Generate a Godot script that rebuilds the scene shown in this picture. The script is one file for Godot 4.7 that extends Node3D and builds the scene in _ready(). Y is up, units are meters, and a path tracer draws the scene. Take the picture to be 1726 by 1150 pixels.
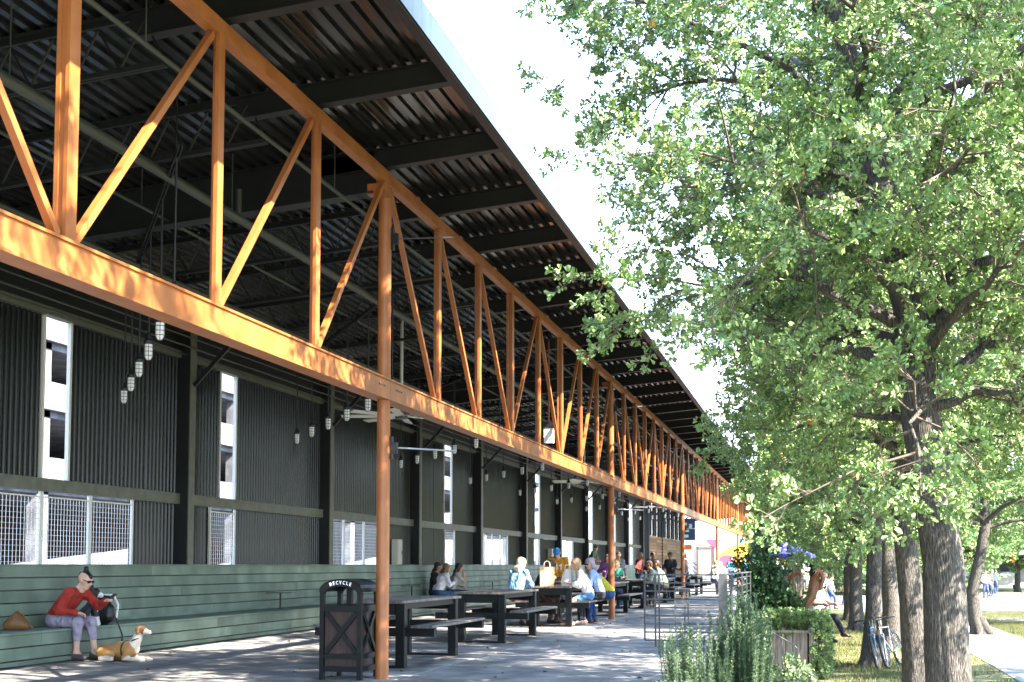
extends Node3D
# Covered beer-garden walk: orange truss, corrugated wall, slatted bench, oaks. x to the right of the walk, -z away along it, y up, metres; patio at y = 0.

const TRUSS_X := -4.82
const WALL_X := -10.7
const LAWN := -0.8
const PANEL := 2.02
const COL_Z := -13.45

var M := {}
var rng := RandomNumberGenerator.new()
var taken := {}

class MB:
	var v := PackedVector3Array()
	var n := PackedVector3Array()
	var c := PackedColorArray()
	var col := Color(1, 1, 1)
	var colored := false
	func tri(a: Vector3, b: Vector3, d: Vector3, na: Vector3, nb: Vector3, nd: Vector3) -> void:
		v.append(a); v.append(d); v.append(b)
		n.append(na); n.append(nd); n.append(nb)
		if colored:
			c.append(col); c.append(col); c.append(col)
	func ftri(a: Vector3, b: Vector3, d: Vector3, nn: Vector3) -> void:   # wound to face nn
		if (b - a).cross(d - a).dot(nn) < 0.0: tri(a, d, b, nn, nn, nn)
		else: tri(a, b, d, nn, nn, nn)
	func quad(a: Vector3, b: Vector3, d: Vector3, e: Vector3) -> void:
		var nn := (b - a).cross(d - a)
		if nn.length_squared() < 1e-14:
			nn = (d - a).cross(e - a)
		nn = nn.normalized()
		tri(a, b, d, nn, nn, nn)
		tri(a, d, e, nn, nn, nn)
	func box(p: Vector3, s: Vector3, bs := Basis()) -> void:
		var x := bs.x * s.x * 0.5
		var y := bs.y * s.y * 0.5
		var z := bs.z * s.z * 0.5
		quad(p - x - y + z, p + x - y + z, p + x + y + z, p - x + y + z)
		quad(p + x - y - z, p - x - y - z, p - x + y - z, p + x + y - z)
		quad(p + x - y + z, p + x - y - z, p + x + y - z, p + x + y + z)
		quad(p - x - y - z, p - x - y + z, p - x + y + z, p - x + y - z)
		quad(p - x + y + z, p + x + y + z, p + x + y - z, p - x + y - z)
		quad(p - x - y - z, p + x - y - z, p + x - y + z, p - x - y + z)
	func span(lo: Vector3, hi: Vector3) -> void:
		box((lo + hi) * 0.5, (hi - lo).abs())
	func cbox(p: Vector3, s: Vector3, ch: float, bs := Basis()) -> void:   # box with its edges along z chamfered
		var hx := s.x * 0.5
		var hy := s.y * 0.5
		prism([Vector2(-hx + ch, -hy), Vector2(hx - ch, -hy), Vector2(hx, -hy + ch), Vector2(hx, hy - ch), Vector2(hx - ch, hy), Vector2(-hx + ch, hy), Vector2(-hx, hy - ch), Vector2(-hx, -hy + ch)], Transform3D(bs, p - bs.z * s.z * 0.5), s.z)
	func bar(a: Vector3, b: Vector3, w: float, h: float, up := Vector3.UP) -> void:
		var z := (b - a)
		var l := z.length()
		z /= l
		var x := up.cross(z)
		if x.length() < 0.01:
			x = Vector3.RIGHT.cross(z)
		x = x.normalized()
		var y := z.cross(x)
		box((a + b) * 0.5, Vector3(w, h, l), Basis(x, y, z))
	func tube(pts: Array, rad: Array, seg := 8, caps := true) -> void:
		var rings := []
		var prev := Vector3.ZERO
		for i in pts.size():
			var d: Vector3
			if i == 0: d = pts[1] - pts[0]
			elif i == pts.size() - 1: d = pts[i] - pts[i - 1]
			else: d = (pts[i + 1] - pts[i]).normalized() + (pts[i] - pts[i - 1]).normalized()
			d = d.normalized()
			var x: Vector3
			if i == 0:
				x = d.cross(Vector3.UP if absf(d.y) < 0.9 else Vector3.RIGHT).normalized()
			else:
				x = (prev - d * prev.dot(d)).normalized()
			prev = x
			var y := d.cross(x)
			var ring := []
			for k in seg:
				var a := TAU * k / seg
				ring.append([pts[i] + (x * cos(a) + y * sin(a)) * rad[i], x * cos(a) + y * sin(a)])
			rings.append(ring)
		for i in pts.size() - 1:
			for k in seg:
				var k2 := (k + 1) % seg
				var a = rings[i][k]
				var b = rings[i][k2]
				var d2 = rings[i + 1][k2]
				var e = rings[i + 1][k]
				tri(a[0], b[0], d2[0], a[1], b[1], d2[1])
				tri(a[0], d2[0], e[0], a[1], d2[1], e[1])
		if caps:
			for w in [0, pts.size() - 1]:
				var nn: Vector3 = (pts[1] - pts[0]).normalized() * -1.0 if w == 0 else (pts[w] - pts[w - 1]).normalized()
				for k in range(1, seg - 1):
					tri(rings[w][0][0], rings[w][k][0], rings[w][k + 1][0], nn, nn, nn)
	func bark(pts: Array, rad: Array, seg: int, sd: int) -> void:   # a trunk with ridges and hollows, pts close together
		var nz := FastNoiseLite.new()
		nz.seed = sd
		nz.frequency = 1.0
		nz.fractal_octaves = 3
		var g := []
		for i in pts.size():
			var ring := PackedVector3Array()
			for k in seg:
				var a := TAU * k / seg
				var d := Vector3(cos(a), 0, sin(a))
				var f := nz.get_noise_3d(d.x * 5.5, pts[i].y * 0.9, d.z * 5.5)
				var slow := nz.get_noise_3d(d.x * 0.9 + 9.0, pts[i].y * 0.7, d.z * 0.9)
				ring.append(pts[i] + d * rad[i] * (1.0 + 0.1 * (0.35 - absf(f)) + 0.12 * slow))
			g.append(ring)
		var nn := []
		for i in pts.size():
			var ring := PackedVector3Array()
			for k in seg:
				var u: Vector3 = g[i][(k + 1) % seg] - g[i][(k + seg - 1) % seg]
				var w: Vector3 = g[mini(i + 1, pts.size() - 1)][k] - g[maxi(i - 1, 0)][k]
				ring.append(w.cross(u).normalized())
			nn.append(ring)
		for i in pts.size() - 1:
			for k in seg:
				var k2 := (k + 1) % seg
				tri(g[i][k], g[i + 1][k2], g[i][k2], nn[i][k], nn[i + 1][k2], nn[i][k2])
				tri(g[i][k], g[i + 1][k], g[i + 1][k2], nn[i][k], nn[i + 1][k], nn[i + 1][k2])
	func rod(a: Vector3, b: Vector3, r: float, seg := 6) -> void:
		tube([a, b], [r, r], seg)
	func lathe(prof: Array, o: Vector3, seg := 12) -> void:   # prof: Vector2(radius, height) from the bottom up
		for i in prof.size() - 1:
			var p: Vector2 = prof[i]
			var q: Vector2 = prof[i + 1]
			var t := (q - p).normalized()
			for k in seg:
				var a := TAU * k / seg
				var b := TAU * (k + 1) / seg
				var da := Vector3(cos(a), 0, -sin(a))
				var db := Vector3(cos(b), 0, -sin(b))
				var na := (da * t.y - Vector3.UP * t.x).normalized()
				var nb := (db * t.y - Vector3.UP * t.x).normalized()
				var y0 := Vector3.UP * p.y
				var y1 := Vector3.UP * q.y
				if p.x > 1e-5:
					tri(o + da * p.x + y0, o + db * p.x + y0, o + db * q.x + y1, na, nb, nb)
				if q.x > 1e-5:
					tri(o + da * p.x + y0, o + db * q.x + y1, o + da * q.x + y1, na, nb, na)
	func prism(poly: Array, tr: Transform3D, depth: float) -> void:   # outline in x,y, depth along z
		var p2 := PackedVector2Array(poly)
		if Geometry2D.is_polygon_clockwise(p2):
			p2.reverse()
		var idx := Geometry2D.triangulate_polygon(p2)
		var f := tr.basis.z.normalized()
		for i in range(0, idx.size(), 3):
			var a := p2[idx[i]]
			var b := p2[idx[i + 1]]
			var d := p2[idx[i + 2]]
			if (b - a).cross(d - a) < 0.0:
				var t := b
				b = d
				d = t
			tri(tr * Vector3(a.x, a.y, depth), tr * Vector3(b.x, b.y, depth), tr * Vector3(d.x, d.y, depth), f, f, f)
			tri(tr * Vector3(a.x, a.y, 0), tr * Vector3(d.x, d.y, 0), tr * Vector3(b.x, b.y, 0), -f, -f, -f)
		for i in p2.size():
			var a := p2[i]
			var b := p2[(i + 1) % p2.size()]
			quad(tr * Vector3(a.x, a.y, 0), tr * Vector3(b.x, b.y, 0), tr * Vector3(b.x, b.y, depth), tr * Vector3(a.x, a.y, depth))
	func ball(p: Vector3, r: Vector3, seg := 10, rows := 6) -> void:
		for i in rows:
			for k in seg:
				var q := []
				for w in [[i, k], [i, k + 1], [i + 1, k + 1], [i + 1, k]]:
					var th: float = PI * w[0] / rows - PI / 2
					var ph: float = -TAU * w[1] / seg
					q.append(Vector3(cos(th) * cos(ph), sin(th), cos(th) * sin(ph)))
				var na: Vector3 = (q[0] / r).normalized()
				var nb: Vector3 = (q[1] / r).normalized()
				var nc: Vector3 = (q[2] / r).normalized()
				var nd: Vector3 = (q[3] / r).normalized()
				if i > 0: tri(p + q[0] * r, p + q[1] * r, p + q[2] * r, na, nb, nc)
				if i < rows - 1: tri(p + q[0] * r, p + q[2] * r, p + q[3] * r, na, nc, nd)
	func mesh() -> ArrayMesh:
		var am := ArrayMesh.new()
		add_to(am)
		return am
	func add_to(am: ArrayMesh) -> void:
		var arr := []
		arr.resize(Mesh.ARRAY_MAX)
		arr[Mesh.ARRAY_VERTEX] = v
		arr[Mesh.ARRAY_NORMAL] = n
		if colored: arr[Mesh.ARRAY_COLOR] = c
		am.add_surface_from_arrays(Mesh.PRIMITIVE_TRIANGLES, arr)

# ---------------------------------------------------------------- nodes
func numbered(called: String, parent: Node) -> String:
	var key := str(parent.get_instance_id()) + called
	var k: int = taken.get(key, 0)
	taken[key] = k + 1
	return called if k == 0 else "%s_%03d" % [called, k]

func tag(o: Node, label: String, category: String, group := "", kind := "") -> void:
	o.set_meta("label", label)
	o.set_meta("category", category)
	if group: o.set_meta("group", group)
	if kind: o.set_meta("kind", kind)

func thing(called: String, label: String, category: String, at := Vector3.ZERO, turn := 0.0, group := "") -> Node3D:
	var o := Node3D.new()
	o.name = numbered(called, self)
	add_child(o)
	o.position = at
	o.rotation.y = turn
	tag(o, label, category, group)
	return o

func part(parent: Node, called: String, what, m: Material, at := Vector3.ZERO) -> MeshInstance3D:
	var o := MeshInstance3D.new()
	o.mesh = what.mesh() if what is MB else what
	o.material_override = m
	o.name = numbered(called, parent)
	o.position = at
	parent.add_child(o)
	return o

func struct(called: String, what, m: Material) -> MeshInstance3D:
	var o := part(self, called, what, m)
	o.set_meta("kind", "structure")
	return o

func copy(o: Node3D, called: String, at: Vector3, turn: float, label := "") -> Node3D:
	var r: Node3D = o.duplicate()
	r.name = numbered(called, self)
	add_child(r)
	r.position = at
	r.rotation.y = turn
	if label: r.set_meta("label", label)
	return r

# ---------------------------------------------------------------- materials
func lin(r: float, g: float, b: float) -> Color:
	return Color(r, g, b).linear_to_srgb()

func noise_tex(sd: int, freq: float, oct: int, a: Color, b: Color, sz := 256, sx := 1, sy := 1, power := 1.0) -> ImageTexture:
	var nz := FastNoiseLite.new()
	nz.seed = sd
	nz.noise_type = FastNoiseLite.TYPE_SIMPLEX
	nz.frequency = freq
	nz.fractal_octaves = oct
	var im := nz.get_seamless_image(sz / sx, sz / sy)
	im.convert(Image.FORMAT_RGB8)
	if sx != 1 or sy != 1:
		im.resize(sz, sz, Image.INTERPOLATE_CUBIC)
	var d := im.get_data()
	for i in range(0, d.size(), 3):
		var t := pow(d[i] / 255.0, power)
		d[i] = int(255 * lerpf(a.r, b.r, t))
		d[i + 1] = int(255 * lerpf(a.g, b.g, t))
		d[i + 2] = int(255 * lerpf(a.b, b.b, t))
	return ImageTexture.create_from_image(Image.create_from_data(sz, sz, false, Image.FORMAT_RGB8, d))

func mat(albedo: Color, rough := 0.7, metal := 0.0, spec := 0.5) -> StandardMaterial3D:
	var m := StandardMaterial3D.new()
	m.albedo_color = albedo.linear_to_srgb()
	m.roughness = rough
	m.metallic = metal
	m.metallic_specular = spec
	return m

func tri_tex(m: StandardMaterial3D, t: Texture2D, scale: Vector3) -> StandardMaterial3D:
	m.albedo_texture = t
	m.uv1_triplanar = true
	m.uv1_world_triplanar = true
	m.uv1_scale = scale
	return m

func detail(m: StandardMaterial3D, h: Texture2D, cm: float) -> StandardMaterial3D:
	m.heightmap_enabled = true
	m.heightmap_texture = h
	m.heightmap_scale = cm
	return m

func make_materials() -> void:
	var w := Color(1, 1, 1)
	var soft := noise_tex(3, 0.02, 5, Color(0.8, 0.8, 0.8), w)
	var fine := noise_tex(5, 0.09, 4, Color(0.62, 0.62, 0.62), w)
	var patchy := noise_tex(8, 0.012, 6, Color(0.55, 0.56, 0.58), w, 512)
	var grain := noise_tex(11, 0.03, 4, Color(0.55, 0.53, 0.5), w, 512, 1, 16)
	var drips := noise_tex(17, 0.05, 5, Color(0.58, 0.58, 0.57), w, 512, 1, 12)
	# steel
	M.orange = tri_tex(mat(Color(0.4, 0.143, 0.04), 0.42), noise_tex(21, 0.015, 6, Color(0.8, 0.76, 0.7), w), Vector3(0.6, 0.6, 0.6))
	M.deck = tri_tex(mat(Color(0.1, 0.105, 0.106), 0.17, 0.8), drips, Vector3(0.8, 0.8, 0.12))
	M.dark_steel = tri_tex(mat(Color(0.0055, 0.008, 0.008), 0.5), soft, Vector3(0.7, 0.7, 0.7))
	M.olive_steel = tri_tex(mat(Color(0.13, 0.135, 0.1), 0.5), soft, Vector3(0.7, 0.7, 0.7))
	M.pipe = mat(Color(0.04, 0.047, 0.036), 0.5)
	M.fascia = tri_tex(mat(Color(0.095, 0.11, 0.1), 0.22, 0.95), drips, Vector3(0.5, 0.5, 0.3))
	M.corrugated = tri_tex(mat(Color(0.019, 0.025, 0.022), 0.27, 0.3), drips, Vector3(1.2, 0.25, 1.2))
	M.galvanized = mat(Color(0.6, 0.62, 0.64), 0.4, 0.5)
	M.pale_post = mat(Color(0.62, 0.61, 0.56), 0.55)
	M.rail = mat(Color(0.06, 0.066, 0.072), 0.5)
	M.black = mat(Color(0.008, 0.009, 0.01), 0.45)
	M.blackish = tri_tex(mat(Color(0.0065, 0.0095, 0.0115), 0.45, 0.0, 0.35), fine, Vector3(2, 2, 2))
	M.cage = mat(Color(0.03, 0.03, 0.03), 0.5, 0.3)
	M.globe = mat(Color(0.8, 0.82, 0.8), 0.25)
	M.silver = mat(Color(0.33, 0.35, 0.38), 0.35, 0.8)
	M.fan = mat(Color(0.6, 0.6, 0.55), 0.45, 0.2)
	# timber
	M.green_board = []
	for k in 4:
		M.green_board.append(tri_tex(mat(Color(0.185, 0.255, 0.2) * (0.9 + 0.07 * k), 0.55), noise_tex(30 + k, 0.02, 5, Color(0.7, 0.72, 0.7), w, 256, 1, 8), Vector3(0.9, 0.9, 0.2)))
	M.grey_wood = []
	for k in 3:
		M.grey_wood.append(tri_tex(mat(Color(0.33, 0.29, 0.25) * (0.85 + 0.12 * k), 0.75), grain, Vector3(1.5, 0.8, 1.5)))
	M.table_top = tri_tex(mat(Color(0.16, 0.15, 0.14), 0.42), noise_tex(41, 0.03, 4, Color(0.6, 0.58, 0.55), w, 512, 1, 16), Vector3(1.2, 1.2, 0.5))
	M.slat = []
	for k in 3:
		M.slat.append(tri_tex(mat([Color(0.42, 0.24, 0.12), Color(0.5, 0.33, 0.2), Color(0.3, 0.16, 0.08)][k], 0.6), fine, Vector3(1, 1, 1)))
	M.carved = tri_tex(mat(Color(0.33, 0.14, 0.07), 0.3), grain, Vector3(3, 3, 3))
	M.carved_pale = tri_tex(mat(Color(0.55, 0.42, 0.32), 0.6), grain, Vector3(3, 3, 3))
	# ground
	M.slab = []
	for k in 4:
		M.slab.append(tri_tex(mat(Color(0.3, 0.292, 0.283) * (0.88 + 0.06 * k), 0.8), patchy, Vector3(0.21, 0.21, 0.21)))
	M.joint = mat(Color(0.12, 0.115, 0.11), 0.95)
	M.lawn = tri_tex(mat(Color(1, 1, 1), 0.95), noise_tex(51, 0.03, 6, Color(0.27, 0.34, 0.15), Color(0.5, 0.43, 0.31), 512, 1, 1, 1.0), Vector3(0.12, 0.12, 0.12))
	M.grass = mat(Color(1, 1, 1), 0.8)
	M.grass.vertex_color_use_as_albedo = true
	M.grass.backlight = Color(0.3, 0.3, 0.3)
	M.soil = tri_tex(mat(Color(0.07, 0.05, 0.035), 0.95), fine, Vector3(2, 2, 2))
	M.path = tri_tex(mat(Color(0.36, 0.355, 0.35), 0.85), patchy, Vector3(0.17, 0.17, 0.17))
	M.asphalt = tri_tex(mat(Color(0.13, 0.13, 0.14), 0.9), patchy, Vector3(0.1, 0.1, 0.1))
	# buildings
	M.concrete = tri_tex(mat(Color(0.2, 0.21, 0.23), 0.85), patchy, Vector3(0.12, 0.12, 0.12))
	M.white_wall = tri_tex(mat(Color(0.78, 0.77, 0.74), 0.8), soft, Vector3(0.1, 0.1, 0.1))
	M.brick = tri_tex(mat(Color(0.26, 0.11, 0.075), 0.9), fine, Vector3(0.6, 0.6, 0.6))
	M.pink = mat(Color(0.6, 0.08, 0.16), 0.7)
	M.skyblue = mat(Color(0.36, 0.55, 0.58), 0.7)
	M.yellow = mat(Color(0.72, 0.55, 0.07), 0.7)
	M.navy = mat(Color(0.015, 0.04, 0.1), 0.5)
	M.orange_sign = mat(Color(0.7, 0.16, 0.04), 0.6)
	M.glass = mat(Color(0.05, 0.06, 0.07), 0.08)
	# bark and leaves
	M.bark = detail(tri_tex(mat(Color(0.235, 0.22, 0.2), 0.95), noise_tex(61, 0.05, 6, Color(0.22, 0.21, 0.2), w, 512, 1, 5), Vector3(2.6, 1.3, 2.6)), noise_tex(61, 0.05, 6, Color(0, 0, 0), w, 512, 1, 5), 3.5)
	M.twig = mat(Color(0.1, 0.08, 0.06), 0.9)
	M.leaf = mat(Color(1, 1, 1), 0.42, 0.0, 0.4)
	M.leaf.vertex_color_use_as_albedo = true
	M.leaf.backlight = Color(1.0, 1.0, 0.55)
	M.leaf_soft = mat(Color(1, 1, 1), 0.6)
	M.leaf_soft.vertex_color_use_as_albedo = true
	M.leaf_soft.backlight = Color(0.5, 0.55, 0.3)
	# people and small things
	M.body = mat(Color(1, 1, 1), 0.6)
	M.body.vertex_color_use_as_albedo = true
	M.cloth = mat(Color(1, 1, 1), 0.85)
	M.cloth.vertex_color_use_as_albedo = true
	M.cloth.uv1_triplanar = true
	M.cloth.uv1_world_triplanar = true
	M.cloth.uv1_scale = Vector3(1.1, 0.8, 1.1)
	detail(M.cloth, noise_tex(77, 0.025, 2, Color(0, 0, 0), w, 256), 4.0)
	M.paper = mat(Color(0.4, 0.26, 0.15), 0.85)
	M.white_cloth = mat(Color(0.75, 0.74, 0.72), 0.8)
	M.white_print = mat(Color(0.8, 0.82, 0.82), 0.5)
	M.brown_panel = tri_tex(mat(Color(0.045, 0.022, 0.018), 0.6), grain, Vector3(1.5, 0.5, 1.5))
	M.tyre = mat(Color(0.02, 0.02, 0.02), 0.8)
	M.blue_paint = mat(Color(0.02, 0.22, 0.45), 0.3)
	M.beige = mat(Color(0.5, 0.47, 0.38), 0.6)
	M.tan_leather = tri_tex(mat(Color(0.25, 0.12, 0.04), 0.6), fine, Vector3(6, 6, 6))
	M.red_paint = mat(Color(0.5, 0.05, 0.03), 0.5)
	M.purple = mat(Color(0.12, 0.1, 0.45), 0.6)

# ---------------------------------------------------------------- the scene
func _ready() -> void:
	rng.seed = 20240917
	var cam := Camera3D.new()
	cam.name = "camera"
	cam.projection = Camera3D.PROJECTION_FRUSTUM
	cam.near = 0.1
	cam.far = 900.0
	cam.size = 0.1 * 1150.0 / 2100.0
	cam.frustum_offset = Vector2(0, 0.1 * 233.0 / 2100.0)
	cam.position = Vector3(0, 1.28, 0)
	cam.rotation_degrees = Vector3(3.95, 13.8, 0)
	var lens := CameraAttributesPhysical.new()
	lens.frustum_focal_length = 44.0
	lens.frustum_near = 0.1
	lens.frustum_far = 900.0
	lens.frustum_focus_distance = 15.0
	lens.exposure_aperture = 5.0
	cam.attributes = lens
	add_child(cam)

	var env := Environment.new()
	env.background_mode = Environment.BG_SKY
	var sm := ProceduralSkyMaterial.new()
	sm.sky_top_color = Color(0.58, 0.7, 0.86)
	sm.sky_horizon_color = Color(0.9, 0.94, 0.97)
	sm.sky_curve = 0.16
	sm.ground_bottom_color = Color(0.3, 0.3, 0.28)
	sm.ground_horizon_color = Color(0.7, 0.72, 0.72)
	sm.energy_multiplier = 1.0
	var sky := Sky.new()
	sky.sky_material = sm
	env.sky = sky
	env.background_energy_multiplier = 1.1
	env.tonemap_mode = Environment.TONE_MAPPER_LINEAR
	env.tonemap_exposure = 8.7
	env.sdfgi_enabled = true
	env.ssao_enabled = true
	env.ssil_enabled = true
	var we := WorldEnvironment.new()
	we.name = "environment"
	we.environment = env
	add_child(we)

	var sun := DirectionalLight3D.new()
	sun.name = "sun"
	sun.light_energy = 1.6
	sun.light_angular_distance = 0.5
	sun.light_color = Color(1.0, 0.95, 0.88)
	sun.shadow_enabled = true
	add_child(sun)
	sun.look_at_from_position(Vector3(1.0, 0.95, 0.36) * 30.0, Vector3.ZERO, Vector3.UP)

	make_materials()
	build_ground()
	build_bench()
	build_wall()
	build_roof()
	build_truss()
	build_far_end()
	build_garage()
	build_trees()
	build_planting()
	build_furniture()
	build_fixtures()
	build_people()
	build_lawn_things()
	for o in find_children("*", "GeometryInstance3D", true, false):
		o.cast_shadow = GeometryInstance3D.SHADOW_CASTING_SETTING_ON

# ---------------------------------------------------------------- ground
func build_ground() -> void:
	var g := MB.new()
	g.quad(Vector3(-400, LAWN, 60), Vector3(400, LAWN, 60), Vector3(400, LAWN, -700), Vector3(-400, LAWN, -700))
	var lawn := struct("ground", g, M.lawn)
	# patio: a solid base and the cast slabs on it, joints between
	var b := MB.new()
	b.span(Vector3(-11.3, LAWN - 0.1, -124), Vector3(-1.16, -0.03, 6))
	var patio := struct("patio", b, M.joint)
	var xs := [-11.3, -7.95, -4.62, -1.14]
	var z := 6.0
	var row := 0
	var variants := {}
	while z > -124.0:
		var l := 3.25 if z > -70.0 else 9.0
		for k in 3:
			var w: float = xs[k + 1] - xs[k] - 0.024
			var key := "%d_%.1f" % [k, l]
			if not variants.has(key):
				var s := MB.new()
				var e := 0.012
				# slab with a tooled edge
				s.box(Vector3(0, -0.027, 0), Vector3(w, 0.042, l - 0.014))
				s.quad(Vector3(-w / 2, -0.006, l / 2 - 0.007), Vector3(w / 2, -0.006, l / 2 - 0.007), Vector3(w / 2 - e, 0, l / 2 - 0.007 - e), Vector3(-w / 2 + e, 0, l / 2 - 0.007 - e))
				s.quad(Vector3(w / 2, -0.006, -l / 2 + 0.007), Vector3(-w / 2, -0.006, -l / 2 + 0.007), Vector3(-w / 2 + e, 0, -l / 2 + 0.007 + e), Vector3(w / 2 - e, 0, -l / 2 + 0.007 + e))
				s.quad(Vector3(w / 2, -0.006, l / 2 - 0.007), Vector3(w / 2, -0.006, -l / 2 + 0.007), Vector3(w / 2 - e, 0, -l / 2 + 0.007 + e), Vector3(w / 2 - e, 0, l / 2 - 0.007 - e))
				s.quad(Vector3(-w / 2, -0.006, -l / 2 + 0.007), Vector3(-w / 2, -0.006, l / 2 - 0.007), Vector3(-w / 2 + e, 0, l / 2 - 0.007 - e), Vector3(-w / 2 + e, 0, -l / 2 + 0.007 + e))
				s.quad(Vector3(-w / 2 + e, 0, l / 2 - 0.007 - e), Vector3(w / 2 - e, 0, l / 2 - 0.007 - e), Vector3(w / 2 - e, 0, -l / 2 + 0.007 + e), Vector3(-w / 2 + e, 0, -l / 2 + 0.007 + e))
				variants[key] = s.mesh()
			part(patio, "slab", variants[key], M.slab[(row * 3 + k * 2 + row / 3) % 4], Vector3((xs[k] + xs[k + 1]) / 2, 0, z - l / 2))
		z -= l
		row += 1
	# the walk beyond the lawn
	var p := MB.new()
	p.quad(Vector3(3.45, LAWN + 0.012, 10), Vector3(5.6, LAWN + 0.012, 10), Vector3(5.6, LAWN + 0.012, -56), Vector3(3.45, LAWN + 0.012, -56))
	struct("path", p, M.path)
	var p2 := MB.new()
	p2.quad(Vector3(-1.1, LAWN + 0.016, -57), Vector3(9, LAWN + 0.016, -48), Vector3(9, LAWN + 0.016, -100), Vector3(-1.1, LAWN + 0.016, -82))
	p2.quad(Vector3(9, LAWN + 0.016, -48), Vector3(60, LAWN + 0.016, -48), Vector3(60, LAWN + 0.016, -100), Vector3(9, LAWN + 0.016, -100))
	struct("plaza", p2, M.path)
	# yard behind the wall
	var r := MB.new()
	r.span(Vector3(-90, LAWN - 0.1, -140), Vector3(-11.32, -0.01, 40))
	struct("road", r, M.asphalt)
	# grass blades where the lawn is near
	var blade := MB.new()
	blade.colored = true
	var gr := RandomNumberGenerator.new()
	gr.seed = 5
	for k in 14:
		var o := Vector3(gr.randf_range(-0.09, 0.09), 0, gr.randf_range(-0.09, 0.09))
		var h := gr.randf_range(0.03, 0.075)
		var a := gr.randf() * TAU
		var s := Vector3(cos(a), 0, sin(a)) * 0.005
		var tip := o + Vector3(gr.randf_range(-0.03, 0.03), h, gr.randf_range(-0.03, 0.03))
		blade.ftri(o - s, o + s, tip, (s.cross(Vector3.UP).normalized() + Vector3.UP * 0.3).normalized())
	var mm := MultiMesh.new()
	mm.transform_format = MultiMesh.TRANSFORM_3D
	mm.use_colors = true
	mm.mesh = blade.mesh()
	var spots := []
	var cover := FastNoiseLite.new()
	cover.seed = 9
	cover.frequency = 0.22
	while spots.size() < 16000:
		var x := gr.randf_range(-0.9, 9.5)
		var zz := -15.0 - 45.0 * gr.randf()
		if x > 3.4 and x < 5.65: continue
		if cover.get_noise_2d(x, zz * 0.6) < gr.randf_range(-0.35, 0.3) - (0.25 if x > 5 else 0.0): continue
		spots.append(Vector3(x, LAWN, zz))
	mm.instance_count = spots.size()
	for i in spots.size():
		mm.set_instance_transform(i, Transform3D(Basis(Vector3.UP, gr.randf() * TAU).scaled(Vector3.ONE * gr.randf_range(0.8, 1.5)), spots[i]))
		var t := gr.randf()
		mm.set_instance_color(i, Color(0.06, 0.11, 0.025).lerp(Color(0.17, 0.15, 0.06), t))
	var mi := MultiMeshInstance3D.new()
	mi.name = "lawn_grass"
	mi.multimesh = mm
	mi.material_override = M.grass
	add_child(mi)
	tag(mi, "short patchy green grass on the lawn under the oaks", "grass", "", "stuff")
	# fallen leaves on the patio and under the trees
	var lf := MB.new()
	lf.colored = true
	leaf_into(lf, Transform3D(Basis(), Vector3.ZERO), 0.06, 0.028, 0.012)
	var mm2 := MultiMesh.new()
	mm2.transform_format = MultiMesh.TRANSFORM_3D
	mm2.use_colors = true
	mm2.mesh = lf.mesh()
	mm2.instance_count = 1500
	for i in 1500:
		var on_patio := i < 150
		var x := gr.randf_range(-9.3, -1.3) if on_patio else gr.randf_range(-1.0, 3.3)
		var zz := gr.randf_range(-40, -11) if on_patio else gr.randf_range(-50, -18)
		var bs := Basis(Vector3.UP, gr.randf() * TAU) * Basis(Vector3.RIGHT, gr.randf_range(-0.2, 0.2))
		mm2.set_instance_transform(i, Transform3D(bs, Vector3(x, 0.008 if on_patio else LAWN + 0.03, zz)))
		mm2.set_instance_color(i, Color(0.3, 0.16, 0.05).lerp(Color(0.2, 0.13, 0.08), gr.randf()))
	var mi2 := MultiMeshInstance3D.new()
	mi2.name = "fallen_leaves"
	mi2.multimesh = mm2
	mi2.material_override = M.leaf_soft
	add_child(mi2)
	tag(mi2, "dry brown fallen leaves scattered over the lawn and patio", "leaves", "", "stuff")

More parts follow.
